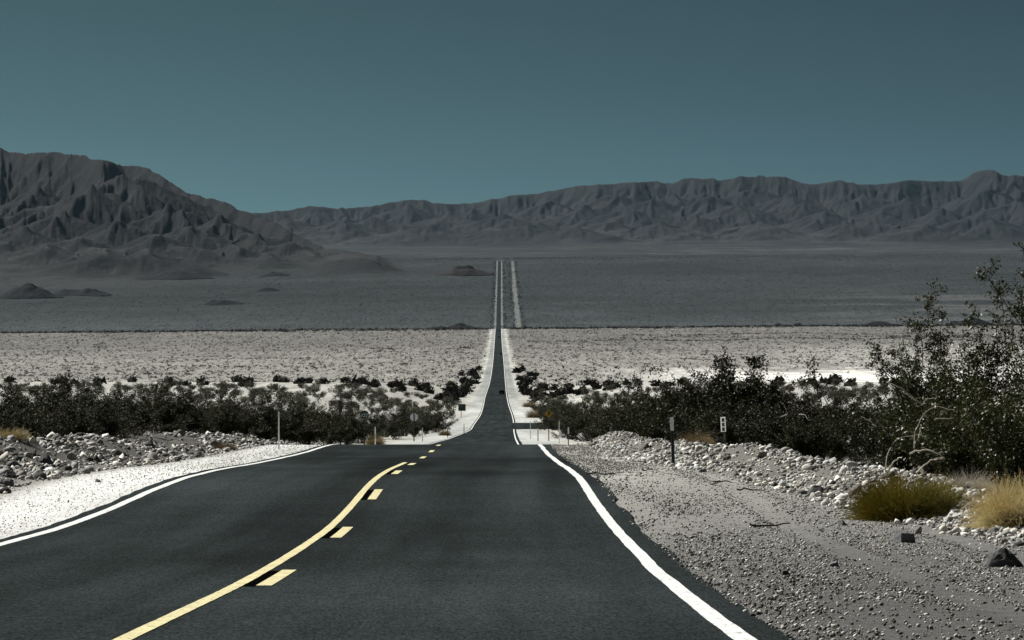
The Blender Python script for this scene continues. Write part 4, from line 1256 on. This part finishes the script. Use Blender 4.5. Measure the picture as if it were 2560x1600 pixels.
# ------------------------------------------------------------------ cars
def car_build():
    e = empty("car", "", "car", (0, 0, 0))
    # body: side outline swept across with tumblehome (front towards +y)
    L = 4.7
    prof = [(-2.35, .42), (-2.38, .62), (-2.33, .95), (-2.22, 1.06), (-1.98, 1.62), (-1.85, 1.70), (-.9, 1.76), (.2, 1.73), (.45, 1.66), (1.15, 1.10), (2.05, .98), (2.28, .82), (2.36, .60), (2.32, .40), (1.9, .30), (-1.9, .30)]
    bm = bmesh.new(); rings = []
    for x in (-.93, -.90, -.62, 0, .62, .90, .93):
        ax = abs(x) / .93
        ring = []
        for (y, z) in prof:
            nar = 1 - .20 * max(0, (z - 1.0) / .75)
            inset = .0 if ax < .95 else .02
            ring.append(bm.verts.new((x * nar, y * (1 - inset * .5), z - (inset if z > 1.6 else 0))))
        rings.append(ring)
    for a_, b_ in zip(rings[:-1], rings[1:]):
        n_ = len(a_)
        for i in range(n_):
            bm.faces.new((a_[i], a_[(i + 1) % n_], b_[(i + 1) % n_], b_[i]))
    bm.faces.new(rings[0]); bm.faces.new(rings[-1][::-1])
    bm_obj("body", bm, M["carpaint"], e)
    def quad(name, pts, mat, parent):
        bm = bmesh.new(); c = sum((Vector(p) for p in pts), Vector()) / len(pts)
        nrm = (Vector(pts[1]) - Vector(pts[0])).cross(Vector(pts[2]) - Vector(pts[0])).normalized()
        if nrm.dot(c - Vector((0, 0, 1.0))) < 0: nrm = -nrm
        a_ = [bm.verts.new(Vector(p) + nrm * .012) for p in pts]; b_ = [bm.verts.new(Vector(p) - nrm * .02) for p in pts]
        bm.faces.new(a_); bm.faces.new(b_[::-1]); n_ = len(pts)
        for i in range(n_): bm.faces.new((a_[i], b_[i], b_[(i + 1) % n_], a_[(i + 1) % n_]))
        return bm_obj(name, bm, M[mat], parent)
    quad("rear_window", [(-.68, -2.19, 1.12), (.68, -2.19, 1.12), (.60, -2.0, 1.57), (-.60, -2.0, 1.57)], "glass", e)
    quad("windscreen", [(-.72, 1.06, 1.18), (.72, 1.06, 1.18), (.62, .55, 1.60), (-.62, .55, 1.60)], "glass", e)
    for s_ in (-1, 1):
        quad("side_window", [(s_ * .905, -1.95, 1.12), (s_ * .905, .85, 1.12), (s_ * .79, .30, 1.60), (s_ * .79, -1.75, 1.60)], "glass", e)
        quad("tail_light", [(s_ * .66, -2.34, .86), (s_ * .90, -2.34, .86), (s_ * .88, -2.30, 1.06), (s_ * .70, -2.30, 1.06)], "redlamp", e)
        bm = bmesh.new(); box_bm(bm, s_ * 1.0, .72, 1.14, .16, .12, .13, .03); bm_obj("mirror", bm, M["carpaint"], e)
    bm = bmesh.new(); box_bm(bm, 0, -2.38, .50, 1.76, .14, .26, .04); bm_obj("bumper", bm, M["tyre"], e)
    quad("licence_plate", [(-.26, -2.40, .68), (.26, -2.40, .68), (.26, -2.40, .80), (-.26, -2.40, .80)], "greypanel", e)
    for s_ in (-1, 1):
        for y_ in (-1.42, 1.42):
            bm = bmesh.new(); bmesh.ops.create_cone(bm, cap_ends=True, segments=24, radius1=.35, radius2=.35, depth=.22, matrix=Matrix.Rotation(R(90), 4, "Y"))
            bmesh.ops.bevel(bm, geom=[x for x in bm.edges if len(x.link_faces) == 2 and x.calc_face_angle() > 1], offset=.03, segments=2, affect="EDGES")
            w_ = bm_obj("wheel", bm, M["tyre"], e, False); w_.location = (s_ * .83, y_, .35)
            bm = bmesh.new(); bmesh.ops.create_cone(bm, cap_ends=True, segments=20, radius1=.22, radius2=.19, depth=.05, matrix=Matrix.Rotation(R(90) * s_, 4, "Y"))
            r_ = bm_obj("rim", bm, M["rim"], w_); r_.location = (s_ * .11, 0, 0)
    return e
car = car_build()
_rd = np.arange(700, 4400, 2.0); _ry = YH + _drop(_rd) / _rd * F
def road_d_at(py):
    return float(_rd[np.argmin(np.abs(_ry - py))])
for k, (py, t_, lab) in enumerate([(988, 1.9, "nearest dark car driving away in the right lane below the plain"),
                                   (888, 2.0, "second dark car ahead, smaller, driving away down the straight"),
                                   (845, 1.0, "third dark car, a tiny speck near the end of the plain"),
                                   (829, 1.4, "farthest car speck where the road leaves the plain")]):
    o = car if k == 0 else copy_tree(car)
    d = road_d_at(py)
    d2 = d + 40
    o.location = (float(road_x(d)) + t_, d, float(road_z(d)) + .05)
    pitch = math.atan2(float(road_z(d2) - road_z(d)), 40)
    o.rotation_euler = (pitch, 0, -math.atan2(float(road_x(d2) - road_x(d)), 40))
    o["label"] = lab; o["group"] = "cars driving away along the road"

# ------------------------------------------------------------------ light, sky, camera
SUN_EL, SUN_AZ = R(43), R(-52)        # azimuth measured from straight ahead, negative to the left
SUN_DIR = Vector((math.sin(SUN_AZ) * math.cos(SUN_EL), math.cos(SUN_AZ) * math.cos(SUN_EL), math.sin(SUN_EL)))
sl = bpy.data.lights.new("sun", "SUN"); sl.energy = 5.0; sl.angle = R(.53); sl.color = (1.0, .97, .92)
so = bpy.data.objects.new("sun", sl); link(so); so.rotation_euler = SUN_DIR.to_track_quat("Z", "Y").to_euler()
w = bpy.data.worlds.new("World"); SC.world = w; w.use_nodes = True
nt = w.node_tree; nt.nodes.clear()
wo = N(nt, "OutputWorld"); bg = N(nt, "Background"); sky = N(nt, "TexSky", sky_type="NISHITA")
sky.sun_disc = False; sky.sun_elevation = SUN_EL; sky.sun_rotation = SUN_AZ
sky.altitude = 0; sky.air_density = .02; sky.dust_density = .5; sky.ozone_density = 3.0
tint = N(nt, "Mix", data_type="RGBA", blend_type="MULTIPLY"); tint.inputs[0].default_value = 1
SKY_TINT = (.455, .855, .75)
tint.inputs[7].default_value = (*SKY_TINT, 1)
nt.links.new(sky.outputs[0], tint.inputs[6])
nt.links.new(tint.outputs[2], bg.inputs[0]); bg.inputs[1].default_value = .08
nt.links.new(bg.outputs[0], wo.inputs[0])

# thin desert air
bm = bmesh.new(); box_bm(bm, 0, 13400, 450, 15000, 27400, 1100)
hz = bpy.data.materials.new("desert air"); hz.use_nodes = True; hn = hz.node_tree; hn.nodes.clear()
ho = N(hn, "OutputMaterial"); pv_ = N(hn, "VolumePrincipled")
pv_.inputs["Color"].default_value = (.45, .72, .92, 1); pv_.inputs["Density"].default_value = 3.8e-6
hn.links.new(pv_.outputs[0], ho.inputs["Volume"])
tag(bm_obj("haze", bm, hz), "thin bluish desert haze over the whole valley", "haze", kind="stuff")

cam = bpy.data.cameras.new("camera"); cam.sensor_width = 36; cam.lens = 36 * F / 2560
cam.clip_start = .5; cam.clip_end = 80000
co = bpy.data.objects.new("camera", cam); link(co)
co.location = (0, 0, 0)
co.rotation_euler = (R(90) - math.atan((800 - YH) / F), 0, 0)
SC.camera = co
SC.view_settings.view_transform = "Standard"; SC.view_settings.look = "None"
SC.view_settings.gamma = 1; SC.view_settings.exposure = .45; SC.view_settings.use_curve_mapping = False
SC.cycles.max_bounces = 6; SC.cycles.diffuse_bounces = 2; SC.cycles.volume_bounces = 0
